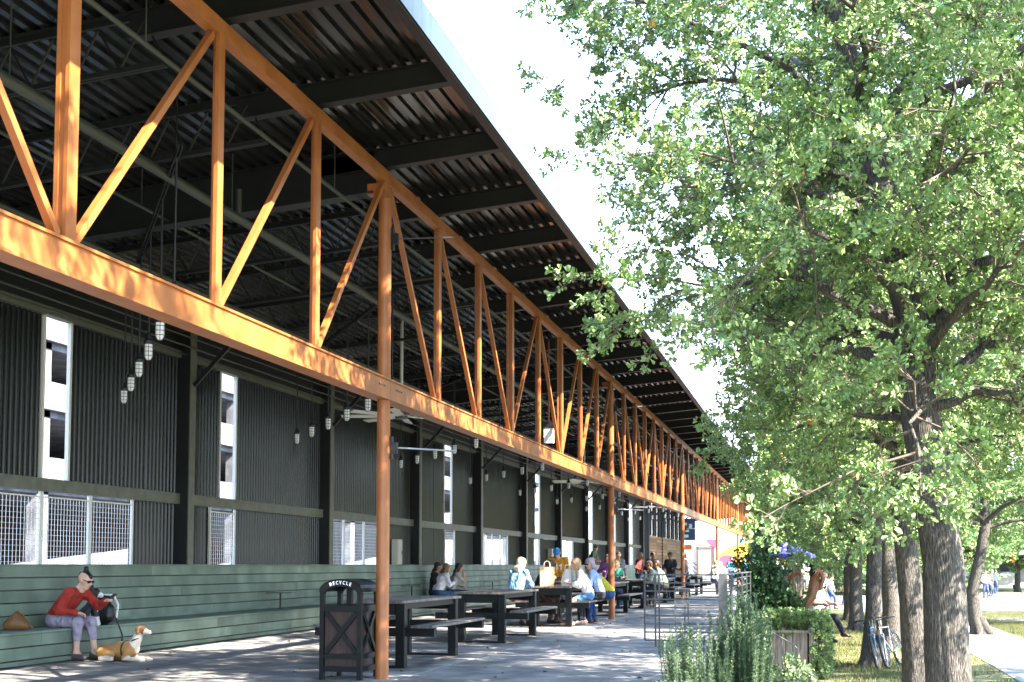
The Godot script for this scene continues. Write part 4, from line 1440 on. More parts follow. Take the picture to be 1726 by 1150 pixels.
func build_bin() -> void:
	var t := thing("recycling_bin", "black framed recycling bin with crossed bars and brown panels by the column", "bin", Vector3(-5.2, 0, -13.42), -0.04)
	var w := 0.25
	var d := 0.24
	for s in [-1, 1]:
		for e in [-1, 1]:
			var m := MB.new()
			m.span(Vector3(s * w - 0.022 * s - 0.026, 0.0, e * d - 0.026), Vector3(s * w - 0.022 * s + 0.026, 0.985, e * d + 0.026))
			part(t, "corner_post", m, M.blackish)
	for e in [-1, 1]:
		for y in [[0.09, 0.15], [0.235, 0.29], [0.76, 0.83]]:
			var m := MB.new()
			m.span(Vector3(-0.2, y[0], e * d - 0.015), Vector3(0.2, y[1], e * d + 0.02))
			part(t, "front_rail", m, M.blackish)
		var p := MB.new()
		p.span(Vector3(-0.2, 0.15, e * d * 0.93 - 0.008), Vector3(0.2, 0.76, e * d * 0.93 + 0.008))
		part(t, "front_panel", p, M.brown_panel)
		for q in [-1, 1]:
			var x := MB.new()
			x.bar(Vector3(-0.185 * q, 0.3, e * (d + 0.005 + 0.004 * q)), Vector3(0.185 * q, 0.75, e * (d + 0.005 + 0.004 * q)), 0.022, 0.056, Vector3.RIGHT)
			part(t, "cross_bar", x, M.blackish)
		# arched hood end
		var arch := []
		for k in 13:
			var a := PI * k / 12.0
			arch.append(Vector2(cos(a) * 0.258, 0.985 + sin(a) * 0.135))
		for k in 13:
			var a := PI - PI * k / 12.0
			arch.append(Vector2(cos(a) * 0.2, 0.955 + sin(a) * 0.085))
		var h := MB.new()
		h.prism(arch, Transform3D(Basis(), Vector3(0, 0, e * d - 0.02)), 0.045)
		part(t, "hood_arch", h, M.blackish)
	for s in [-1, 1]:
		for y in [[0.09, 0.15], [0.235, 0.29], [0.76, 0.83]]:
			var m := MB.new()
			m.span(Vector3(s * (w - 0.025) - 0.014, y[0], -0.21), Vector3(s * (w - 0.025) + 0.02, y[1], 0.21))
			part(t, "side_rail", m, M.blackish)
		var p := MB.new()
		p.span(Vector3(s * 0.205 - 0.008, 0.15, -0.21), Vector3(s * 0.205 + 0.008, 0.76, 0.21))
		part(t, "side_panel", p, M.brown_panel)
		for q in [-1, 1]:
			var x := MB.new()
			x.bar(Vector3(s * (0.236 + 0.004 * q), 0.3, -0.19 * q), Vector3(s * (0.236 + 0.004 * q), 0.75, 0.19 * q), 0.045, 0.02, Vector3.RIGHT)
			part(t, "cross_bar", x, M.blackish)
	var hood := MB.new()
	for k in 12:
		var a0 := PI * k / 12.0
		var a1 := PI * (k + 1) / 12.0
		var p0 := Vector3(cos(a0) * 0.262, 0.988 + sin(a0) * 0.138, 0)
		var p1 := Vector3(cos(a1) * 0.262, 0.988 + sin(a1) * 0.138, 0)
		hood.quad(p0 + Vector3(0, 0, d + 0.03), p0 - Vector3(0, 0, d + 0.03), p1 - Vector3(0, 0, d + 0.03), p1 + Vector3(0, 0, d + 0.03))
		hood.quad(p1 * 0.99 + Vector3(0, 0, d + 0.03), p1 * 0.99 - Vector3(0, 0, d + 0.03), p0 * 0.99 - Vector3(0, 0, d + 0.03), p0 * 0.99 + Vector3(0, 0, d + 0.03))
	part(t, "hood", hood, M.blackish)
	var deckp := MB.new()
	deckp.span(Vector3(-0.2, 0.8, -0.215), Vector3(0.2, 0.829, 0.215))
	part(t, "top_plate", deckp, M.blackish)
	var fl := MB.new()
	fl.span(Vector3(-0.03, 0.831, -0.03), Vector3(0.03, 1.09, 0.03))
	part(t, "divider", fl, M.blackish)
	var font := SystemFont.new()
	font.font_names = ["Droid Sans"]
	font.font_weight = 700
	var word := "RECYCLE"
	for k in word.length():
		var tm := TextMesh.new()
		tm.text = word[k]
		tm.font = font
		tm.font_size = 16
		tm.pixel_size = 0.0034
		tm.depth = 0.003
		var a := PI / 2 - (k - 3.0) * 0.2
		var o := part(t, "letter", tm, M.white_print, Vector3(cos(a) * 0.21, 0.966 + sin(a) * 0.118, d + 0.0275))
		o.rotation.z = (a - PI / 2) * 0.45

# ---------------------------------------------------------------- lights, fans, brackets
func build_fixtures() -> void:
	var g := "caged pendant lamps in slanting rows under the canopy"
	var first: Node3D = null
	var rows := ["nearest the bare end of the walk", "above the red jacketed sitter", "above the recycling bin", "before the second fan bay", "above the crowded table", "just past the second orange column", "above the sage shirted pair", "above the standing group", "before the timber slat wall", "at the timber slat wall"]
	for grp in range(-1, 9):
		var z0 := -10.75 - grp * 6.34
		var s := thing("lamp_strut", "slotted steel strut of the lamp row " + rows[grp + 1], "strut", Vector3(-6.0, 5.27, z0), 0, "struts carrying the pendant lamps")
		var a := Vector3(0.15, 0, 0.2)
		var b := Vector3(-4.2, 0, -6.0)
		var m := MB.new()
		for q in [-0.02, 0.02]:
			m.bar(a + Vector3(q, 0, 0), b + Vector3(q, 0, 0), 0.012, 0.05)
		for k in 40:
			m.bar(a.lerp(b, (k + 0.5) / 40.0) + Vector3(-0.02, 0, 0), a.lerp(b, (k + 0.5) / 40.0) + Vector3(0.02, 0, 0), 0.02, 0.03)
		part(s, "channel", m, M.dark_steel)
		for f in [0.05, 0.5, 0.95]:
			var hm := MB.new()
			var p := a.lerp(b, f)
			hm.rod(p, Vector3(p.x, roof_y(p.x - 6.0) - 5.27, p.z), 0.008, 5)
			part(s, "hanger", hm, M.dark_steel)
		for k in 6:
			var at := Vector3(-6.0 - 0.8 * k, 3.68, z0 - 1.15 * k)
			if first == null:
				first = thing("pendant_lamp", "caged pendant lamp on a black cord, row " + rows[grp + 1], "pendant lamp", at, 0, g)
				var c := MB.new()
				c.rod(Vector3(0, 0.3, 0), Vector3(0, 1.55, 0), 0.011, 6)
				part(first, "cord", c, M.black)
				var so := MB.new()
				so.lathe([Vector2(0.0, 0.185), Vector2(0.06, 0.185), Vector2(0.062, 0.225), Vector2(0.04, 0.25), Vector2(0.026, 0.31), Vector2(0.012, 0.33)], Vector3.ZERO, 12)
				part(first, "socket", so, M.black)
				var gl := MB.new()
				gl.lathe([Vector2(0.0, 0.0), Vector2(0.022, 0.004), Vector2(0.04, 0.022), Vector2(0.048, 0.05), Vector2(0.05, 0.186)], Vector3.ZERO, 14)
				part(first, "globe", gl, M.globe)
				var cg := MB.new()
				for q in 6:
					var an := TAU * q / 6
					var d := Vector3(cos(an), 0, sin(an))
					cg.tube([d * 0.056 + Vector3(0, 0.19, 0), d * 0.056 + Vector3(0, 0.045, 0), d * 0.03 + Vector3(0, 0.002, 0), Vector3(0, -0.008, 0)], [0.0035, 0.0035, 0.0035, 0.0035], 4, false)
				for y in [0.05, 0.1, 0.15]:
					var ring := []
					var rr := []
					for q in 13:
						ring.append(Vector3(cos(TAU * q / 12) * 0.057, y, sin(TAU * q / 12) * 0.057))
						rr.append(0.0035)
					cg.tube(ring, rr, 4, false)
				part(first, "cage", cg, M.cage)
			else:
				copy(first, "pendant_lamp", at, 0, "caged pendant lamp on a black cord, row " + rows[grp + 1])
	# ceiling fans
	var fan: Node3D = null
	for z in [-21.9, -40.6, -59.3]:
		if fan == null:
			fan = thing("ceiling_fan", "big pale eight bladed ceiling fan behind the first orange column", "ceiling fan", Vector3(-7.5, 4.05, z), 0.2, "large ceiling fans")
			var rod := MB.new()
			rod.rod(Vector3(0, 0.1, 0), Vector3(0, roof_y(-7.5) - 4.06, 0), 0.03, 10)
			part(fan, "down_rod", rod, M.fan)
			var hb := MB.new()
			hb.lathe([Vector2(0.0, -0.06), Vector2(0.11, -0.05), Vector2(0.13, 0.0), Vector2(0.13, 0.05), Vector2(0.09, 0.07), Vector2(0.09, 0.3), Vector2(0.03, 0.32)], Vector3.ZERO, 16)
			part(fan, "motor", hb, M.rail)
			for k in 8:
				var bl := MB.new()
				var bs := Basis(Vector3.UP, TAU * k / 8) * Basis(Vector3.RIGHT, 0.2)
				bl.box(bs * Vector3(0.62, 0, 0), Vector3(1.0, 0.016, 0.14), bs)
				part(fan, "blade", bl, M.fan)
		else:
			copy(fan, "ceiling_fan", Vector3(-7.5, 4.05, z), 0.55, "big pale eight bladed ceiling fan hanging past the second orange column" if z > -50 else "big pale eight bladed ceiling fan near the timber slat wall")
	# arms on the columns
	for k in [0, 1, 2]:
		var z: float = COL_Z - k * 8 * PANEL
		for h in [2.62, 5.05]:
			if h > 4 and k > 1: continue
			var s := thing("bracket_arm", ["steel arm on a black bracket clamped to the column by the bin", "steel arm on a black bracket on the second column", "steel arm on a black bracket on the third column"][k] if h < 4 else ["high steel rod bracket near the truss top on the first column", "high steel rod bracket near the truss top on the second column"][k], "bracket", Vector3(TRUSS_X + 0.085, h, z - 0.02), 0, "arms clamped to the orange columns")
			var m := MB.new()
			m.span(Vector3(-0.008, -0.13, -0.03), Vector3(0.02, 0.13, 0.03))
			m.span(Vector3(0.021, -0.06, -0.025), Vector3(0.075, 0.06, 0.025))
			part(s, "clamp", m, M.black)
			var a := MB.new()
			a.rod(Vector3(0.076, 0.0, 0), Vector3(0.62, -0.01 if h < 4 else 0.1, -0.45), 0.012 if h < 4 else 0.007, 8)
			part(s, "arm", a, M.silver if h < 4 else M.rail)
	# small hanging lantern inside the truss
	var ln := thing("hanging_lantern", "small white lantern box hanging on an orange strap inside the truss", "lantern", Vector3(TRUSS_X - 0.45, 3.75, -24.6))
	var lb := MB.new()
	lb.span(Vector3(-0.09, 0, -0.07), Vector3(0.09, 0.3, 0.07))
	part(ln, "lamp_body", lb, M.globe)
	var lc := MB.new()
	lc.span(Vector3(-0.1, 0.301, -0.08), Vector3(0.1, 0.42, 0.08))
	part(ln, "cap", lc, M.black)
	var ls := MB.new()
	ls.span(Vector3(-0.012, 0.421, -0.012), Vector3(0.012, 2.1, 0.012))
	part(ln, "strap", ls, M.orange)

# ---------------------------------------------------------------- beyond the patio
func wheel_into(t: Node3D, called: String, at: Vector3, bs: Basis, rad: float) -> void:
	var ty := MB.new()
	var ring := []
	var rr := []
	for q in 25:
		ring.append(at + bs * Vector3(0, cos(TAU * q / 24) * rad, sin(TAU * q / 24) * rad))
		rr.append(0.024)
	ty.tube(ring, rr, 6, false)
	var w := part(t, called, ty, M.tyre)
	var rim := MB.new()
	ring = []
	rr = []
	for q in 25:
		ring.append(at + bs * Vector3(0, cos(TAU * q / 24) * (rad - 0.03), sin(TAU * q / 24) * (rad - 0.03)))
		rr.append(0.01)
	rim.tube(ring, rr, 5, false)
	for q in 16:
		rim.rod(at, at + bs * Vector3(0, cos(TAU * q / 16) * (rad - 0.03), sin(TAU * q / 16) * (rad - 0.03)), 0.0018, 3)
	part(w, "rim", rim, M.silver)

func bicycle(label: String, at: Vector3, turn: float, lean: float, paint: Material) -> void:
	var t := thing("bicycle", label, "bicycle", at, turn, "bicycles leaning at the oak")
	t.rotation = Vector3(0, turn, lean)
	var bs := Basis()
	wheel_into(t, "wheel", Vector3(0, 0.35, 0.52), Basis(Vector3.UP, 0.15), 0.33)
	wheel_into(t, "wheel", Vector3(0, 0.35, -0.52), bs, 0.33)
	var f := MB.new()
	var bb := Vector3(0, 0.3, -0.1)
	var seat := Vector3(0, 0.82, -0.26)
	var head := Vector3(0, 0.82, 0.36)
	var head2 := Vector3(0, 0.66, 0.4)
	f.rod(bb, seat, 0.016)
	f.rod(seat, head, 0.017)
	f.rod(bb, head2, 0.02)
	f.rod(head, head2, 0.02)
	for s in [-0.05, 0.05]:
		f.rod(bb, Vector3(s, 0.35, -0.52), 0.009)
		f.rod(seat + Vector3(0, -0.06, 0), Vector3(s, 0.35, -0.52), 0.008)
	part(t, "frame", f, paint)
	var fk := MB.new()
	for s in [-0.05, 0.05]:
		fk.rod(Vector3(s, 0.69, 0.4), Vector3(s, 0.35, 0.52), 0.013)
	fk.rod(Vector3(-0.05, 0.69, 0.4), Vector3(0.05, 0.69, 0.4), 0.016)
	part(t, "fork", fk, M.silver)
	var hb := MB.new()
	hb.tube([Vector3(-0.33, 0.98, 0.26), Vector3(-0.18, 1.0, 0.33), Vector3(0, 0.97, 0.36), Vector3(0.18, 1.0, 0.33), Vector3(0.33, 0.98, 0.26)], [0.014, 0.012, 0.012, 0.012, 0.014], 6)
	hb.rod(head, Vector3(0, 0.97, 0.36), 0.014)
	part(t, "handlebar", hb, M.black)
	var sd := MB.new()
	sd.ball(Vector3(0, 0.95, -0.31), Vector3(0.07, 0.03, 0.14), 8, 5)
	sd.rod(seat, Vector3(0, 0.94, -0.3), 0.012)
	part(t, "saddle", sd, M.black)
	var cr := MB.new()
	cr.rod(bb + Vector3(-0.09, 0, 0), bb + Vector3(0.09, 0, 0), 0.012)
	cr.rod(bb + Vector3(0.08, 0, 0), bb + Vector3(0.08, -0.12, 0.1), 0.009)
	cr.rod(bb + Vector3(-0.08, 0, 0), bb + Vector3(-0.08, 0.12, -0.1), 0.009)
	cr.lathe([Vector2(0.0, -0.006), Vector2(0.09, -0.004), Vector2(0.09, 0.004), Vector2(0, 0.006)], Vector3.ZERO, 14)
	part(t, "crank", cr, M.silver)
	var ca := MB.new()
	ca.tube([Vector3(0, 0.98, 0.38), Vector3(0.1, 0.98, 0.5), Vector3(0.08, 0.82, 0.5), Vector3(0, 0.7, 0.42)], [0.005, 0.005, 0.005, 0.005], 4)
	part(t, "brake_cable", ca, M.silver)

func car(label: String, at: Vector3, turn: float, paint: Material) -> void:
	var t := thing("parked_car", label, "car", at, turn, "cars parked past the plaza")
	var b := MB.new()
	b.prism([Vector2(-2.15, 0.3), Vector2(2.15, 0.3), Vector2(2.2, 0.6), Vector2(2.05, 0.82), Vector2(1.1, 0.95), Vector2(-1.9, 1.0), Vector2(-2.2, 0.85)], Transform3D(Basis(), Vector3(0, 0, -0.86)), 1.72)
	part(t, "body", b, paint)
	var c := MB.new()
	c.prism([Vector2(1.05, 0.952), Vector2(0.35, 1.42), Vector2(-1.2, 1.46), Vector2(-1.85, 1.005)], Transform3D(Basis(), Vector3(0, 0, -0.72)), 1.44)
	part(t, "window_glass", c, M.glass)
	var rf := MB.new()
	rf.span(Vector3(-1.15, 1.45, -0.7), Vector3(0.33, 1.5, 0.7))
	part(t, "roof", rf, paint)
	for x in [-1.35, 1.35]:
		for z in [-0.8, 0.8]:
			var w := MB.new()
			w.tube([Vector3(x, 0.32, z - 0.1), Vector3(x, 0.32, z + 0.1)], [0.32, 0.32], 16)
			part(t, "wheel", w, M.tyre)
	for z in [-0.6, 0.6]:
		var h := MB.new()
		h.ball(Vector3(2.16, 0.68, z), Vector3(0.06, 0.07, 0.16), 8, 5)
		part(t, "headlight", h, M.globe)

func parasol(label: String, at: Vector3, m: Material, rad: float, h: float) -> void:
	var t := thing("parasol", label, "umbrella", at, 0.2, "parasols and sunshades")
	var p := MB.new()
	p.rod(Vector3(0, 0, 0), Vector3(0, h, 0), 0.025, 8)
	part(t, "pole", p, M.pale_post)
	var c := MB.new()
	for k in 8:
		var a := TAU * k / 8
		var b := TAU * (k + 1) / 8
		var p0 := Vector3(cos(a) * rad, h - 0.5, sin(a) * rad)
		var p1 := Vector3(cos(b) * rad, h - 0.5, sin(b) * rad)
		var mid := (p0 + p1) * 0.5 * Vector3(0.97, 1, 0.97) + Vector3(0, 0.03, 0)
		var top := Vector3(0, h + 0.02, 0)
		c.quad(p0, top, mid, p0)
		c.quad(top, p1, mid, top)
		c.quad(p0, mid, mid + Vector3(0, -0.14, 0), p0 + Vector3(0, -0.14, 0))
		c.quad(mid, p1, p1 + Vector3(0, -0.14, 0), mid + Vector3(0, -0.14, 0))
	part(t, "canopy", c, m)

func build_lawn_things() -> void:
	bicycle("blue and black bicycle leaning on the oak trunk", Vector3(1.24, LAWN + 0.01, -26.6), -0.25, 0.2, M.blue_paint)
	bicycle("silver bicycle leaning on the blue one", Vector3(1.48, LAWN + 0.01, -26.8), -0.32, 0.24, M.silver)
	# carved wood sculpture by the hedge
	var s := thing("wood_sculpture", "twisted glossy red brown carved wood sculpture on a pale stump behind the hedge", "sculpture", Vector3(-0.33, LAWN, -27.0))
	var st := MB.new()
	st.tube([Vector3(-0.2, 0, 0), Vector3(-0.2, 0.6, 0), Vector3(-0.17, 1.08, 0)], [0.17, 0.14, 0.1], 10)
	part(s, "stump", st, M.carved_pale)
	var l1 := MB.new()
	l1.tube([Vector3(-0.2, 1.0, 0), Vector3(-0.27, 1.25, 0.03), Vector3(-0.2, 1.55, 0), Vector3(-0.24, 1.8, 0.02), Vector3(-0.14, 1.95, 0), Vector3(-0.02, 1.88, 0)], [0.1, 0.075, 0.085, 0.07, 0.08, 0.04], 9)
	part(s, "upright_limb", l1, M.carved)
	var l2 := MB.new()
	l2.tube([Vector3(-0.1, 1.0, 0.02), Vector3(0.0, 1.2, 0.04), Vector3(0.18, 1.42, 0), Vector3(0.24, 1.72, 0.02), Vector3(0.36, 1.97, 0), Vector3(0.42, 1.8, 0.02), Vector3(0.33, 1.55, 0)], [0.11, 0.12, 0.1, 0.12, 0.09, 0.06, 0.04], 9)
	part(s, "curling_limb", l2, M.carved)
	# low stone seat
	var w := thing("seat_wall", "low pale stone seat wall beside the lawn", "wall", Vector3(-0.3, LAWN, -28.3))
	for k in 4:
		var m := MB.new()
		m.cbox(Vector3(-0.45 + 0.24 * k, 0.43, 0), Vector3(0.236, 0.86, 0.5), 0.015)
		part(w, "stone", m, M.concrete)
	# grey fence post with a white cup on it, behind the bush
	var f := thing("timber_screen", "weathered grey board screen behind the railing plants", "fence", Vector3(-0.75, LAWN, -29.5))
	for k in 5:
		var m := MB.new()
		m.span(Vector3(-0.35 + k * 0.15, 0, 0), Vector3(-0.35 + k * 0.15 + 0.142, 1.85, 0.025))
		part(f, "board", m, M.grey_wood[k % 3])
	var cap := MB.new()
	cap.span(Vector3(-0.4, 1.851, -0.05), Vector3(0.43, 1.89, 0.08))
	part(f, "cap_board", cap, M.grey_wood[2])
	var cu := thing("white_lantern", "little white candle lantern standing on the board screen", "lantern", Vector3(-0.85, LAWN + 1.891, -29.5))
	var cm := MB.new()
	cm.lathe([Vector2(0, 0), Vector2(0.055, 0), Vector2(0.075, 0.17), Vector2(0.06, 0.172), Vector2(0.05, 0.02)], Vector3.ZERO, 12)
	part(cu, "holder", cm, M.globe)
	parasol("blue and purple parasol showing above the dark bush", Vector3(-1.25, LAWN, -52), M.purple, 1.15, 3.0)
	parasol("white sunshade at the far stalls beyond the lawn", Vector3(14.2, LAWN, -84), M.white_cloth, 2.0, 3.4)
	parasol("red sunshade among the far stalls beyond the lawn", Vector3(17.6, LAWN, -90), M.orange_sign, 2.0, 3.2)
	car("red car parked past the plaza", Vector3(19.5, LAWN, -100), 0.2, M.red_paint)
	# box truck
	var t := thing("box_truck", "white box truck standing beyond the lawn", "truck", Vector3(14.0, LAWN, -112), 0.2)
	var b := MB.new()
	b.cbox(Vector3(0, 2.0, 0), Vector3(2.5, 2.6, 5.0), 0.04)
	part(t, "cargo_box", b, M.white_wall)
	var c := MB.new()
	c.prism([Vector2(2.55, 0.5), Vector2(4.3, 0.5), Vector2(4.3, 1.3), Vector2(3.9, 1.5), Vector2(3.5, 2.3), Vector2(2.55, 2.35)], Transform3D(Basis(Vector3(0, 0, 1), Vector3.UP, Vector3(-1, 0, 0)), Vector3(1.0, 0, 0)), 2.0)
	part(t, "cab", c, M.white_wall)
	var wn := MB.new()
	wn.quad(Vector3(-0.9, 1.55, 3.92), Vector3(0.9, 1.55, 3.92), Vector3(0.9, 2.2, 3.6), Vector3(-0.9, 2.2, 3.6))
	part(t, "windscreen", wn, M.glass)
	for z in [-1.5, 3.3]:
		for x in [-1.0, 1.0]:
			var w2 := MB.new()
			w2.tube([Vector3(x - 0.12, 0.42, z), Vector3(x + 0.12, 0.42, z)], [0.42, 0.42], 16)
			part(t, "wheel", w2, M.tyre)
	var ch := MB.new()
	ch.span(Vector3(-0.6, 0.45, -2.4), Vector3(0.6, 0.69, 3.4))
	part(t, "chassis", ch, M.black)
	# white commercial block beyond the plaza
	var sh := thing("white_storefront", "long white storefront with an orange band far beyond the lawn", "building", Vector3(24, LAWN, -135))
	var wl := MB.new()
	wl.span(Vector3(-22, 0, -8), Vector3(26, 6.2, 0))
	part(sh, "wall", wl, M.white_wall)
	var bd := MB.new()
	bd.span(Vector3(-12, 4.2, 0.01), Vector3(4, 5.4, 0.2))
	part(sh, "sign_band", bd, M.orange_sign)
	for k in 9:
		var m := MB.new()
		m.span(Vector3(-20.5 + k * 5, 0.4, 0.01), Vector3(-17 + k * 5, 3.2, 0.06))
		part(sh, "window", m, M.glass)

# ---------------------------------------------------------------- bodies: a blended field of tapered bones, meshed as surface nets
func sdf(m: MB, bones: Array, cell: float, k: float) -> void:
	var lo := Vector3(1e9, 1e9, 1e9)
	var hi := -lo
	for b in bones:
		var r := Vector3.ONE * maxf(b[2], b[3])
		lo = lo.min(b[0] - r).min(b[1] - r)
		hi = hi.max(b[0] + r).max(b[1] + r)
	lo -= Vector3.ONE * cell * 2.5
	hi += Vector3.ONE * cell * 2.5
	var nx := int(ceil((hi.x - lo.x) / cell)) + 1
	var ny := int(ceil((hi.y - lo.y) / cell)) + 1
	var nz := int(ceil((hi.z - lo.z) / cell)) + 1
	var val := PackedFloat32Array()
	val.resize(nx * ny * nz)
	val.fill(1.0)
	var near := val.duplicate()
	var own := PackedInt32Array()
	own.resize(nx * ny * nz)
	for bi in bones.size():
		var b: Array = bones[bi]
		var a: Vector3 = b[0]
		var ba: Vector3 = b[1] - a
		var bb := maxf(ba.length_squared(), 1e-8)
		var ra: float = b[2]
		var rd: float = b[3] - ra
		var pad := Vector3.ONE * (maxf(b[2], b[3]) + k + cell * 1.6)
		var p0: Vector3 = (a.min(b[1]) - pad - lo) / cell
		var p1: Vector3 = (a.max(b[1]) + pad - lo) / cell
		var x0 := maxi(0, int(p0.x)); var x1 := mini(nx - 1, int(p1.x) + 1)
		var y0 := maxi(0, int(p0.y)); var y1 := mini(ny - 1, int(p1.y) + 1)
		var z0 := maxi(0, int(p0.z)); var z1 := mini(nz - 1, int(p1.z) + 1)
		for z in range(z0, z1 + 1):
			for y in range(y0, y1 + 1):
				var i := (z * ny + y) * nx + x0
				for x in range(x0, x1 + 1):
					var pa := lo + Vector3(x, y, z) * cell - a
					var h := clampf(pa.dot(ba) / bb, 0.0, 1.0)
					var d := (pa - ba * h).length() - ra - rd * h
					if d < near[i]:
						near[i] = d
						own[i] = bi
					var v := val[i]
					var hh := maxf(k - absf(v - d), 0.0) / k
					val[i] = minf(v, d) - hh * hh * k * 0.25
					i += 1
	var vid := PackedInt32Array()
	vid.resize(nx * ny * nz)
	vid.fill(-1)
	var pos := PackedVector3Array()
	var nor := PackedVector3Array()
	var col := PackedColorArray()
	var sy := nx
	var sz := nx * ny
	var off := [0, 1, sy, sy + 1, sz, sz + 1, sz + sy, sz + sy + 1]
	var edges := [[0, 1], [2, 3], [4, 5], [6, 7], [0, 2], [1, 3], [4, 6], [5, 7], [0, 4], [1, 5], [2, 6], [3, 7]]
	var cor := [Vector3(0, 0, 0), Vector3(1, 0, 0), Vector3(0, 1, 0), Vector3(1, 1, 0), Vector3(0, 0, 1), Vector3(1, 0, 1), Vector3(0, 1, 1), Vector3(1, 1, 1)]
	var lim := cell * 1.8
	for z in nz - 1:
		for y in ny - 1:
			var i := z * sz + y * sy - 1
			for x in nx - 1:
				i += 1
				var v0 := val[i]
				if v0 > lim or v0 < -lim: continue
				var mask := 0
				for q in 8:
					if val[i + off[q]] < 0.0: mask |= 1 << q
				if mask == 0 or mask == 255: continue
				var s := Vector3.ZERO
				var n := 0
				for e in edges:
					var va := val[i + off[e[0]]]
					var vb := val[i + off[e[1]]]
					if (va < 0.0) != (vb < 0.0):
						s += cor[e[0]].lerp(cor[e[1]], va / (va - vb))
						n += 1
				vid[i] = pos.size()
				pos.append(lo + (Vector3(x, y, z) + s / n) * cell)
				nor.append(Vector3.ZERO)
				col.append(bones[own[i]][4])
	var quads := PackedInt32Array()
	for z in range(1, nz - 1):
		for y in range(1, ny - 1):
			var i := z * sz + y * sy
			for x in range(1, nx - 1):
				i += 1
				var v0 := val[i]
				if v0 > lim or v0 < -lim: continue
				var in0 := v0 < 0.0
				for ax in 3:
					var st: int = [1, sy, sz][ax]
					var u: int = [sy, sz, 1][ax]
					var w: int = [sz, 1, sy][ax]
					if (val[i + st] < 0.0) == in0: continue
					var a := vid[i - u - w]
					var b := vid[i - w]
					var c := vid[i]
					var d := vid[i - u]
					if a < 0 or b < 0 or c < 0 or d < 0: continue
					if in0: quads.append_array([a, b, c, d])
					else: quads.append_array([d, c, b, a])
	for q in range(0, quads.size(), 4):
		var n := (pos[quads[q + 2]] - pos[quads[q]]).cross(pos[quads[q + 3]] - pos[quads[q + 1]])
		for w in 4:
			nor[quads[q + w]] += n
	for i in nor.size():
		nor[i] = nor[i].normalized()
	for q in range(0, quads.size(), 4):
		for w in [[0, 1, 2], [0, 2, 3]]:
			var a := quads[q + w[0]]
			var b := quads[q + w[1]]
			var d := quads[q + w[2]]
			m.v.append(pos[a]); m.v.append(pos[d]); m.v.append(pos[b])
			m.n.append(nor[a]); m.n.append(nor[d]); m.n.append(nor[b])
			if m.colored:
				m.c.append(col[a]); m.c.append(col[d]); m.c.append(col[b])

func ik(a: Vector3, c: Vector3, l1: float, l2: float, pole: Vector3) -> Vector3:
	var d := c - a
	var len := clampf(d.length(), 0.05, (l1 + l2) * 0.999)
	d = d.normalized()
	var x := (l1 * l1 - l2 * l2 + len * len) / (2.0 * len)
	var h := sqrt(maxf(0.0, l1 * l1 - x * x))
	var p := (pole - d * pole.dot(d)).normalized()
	return a + d * x + p * h

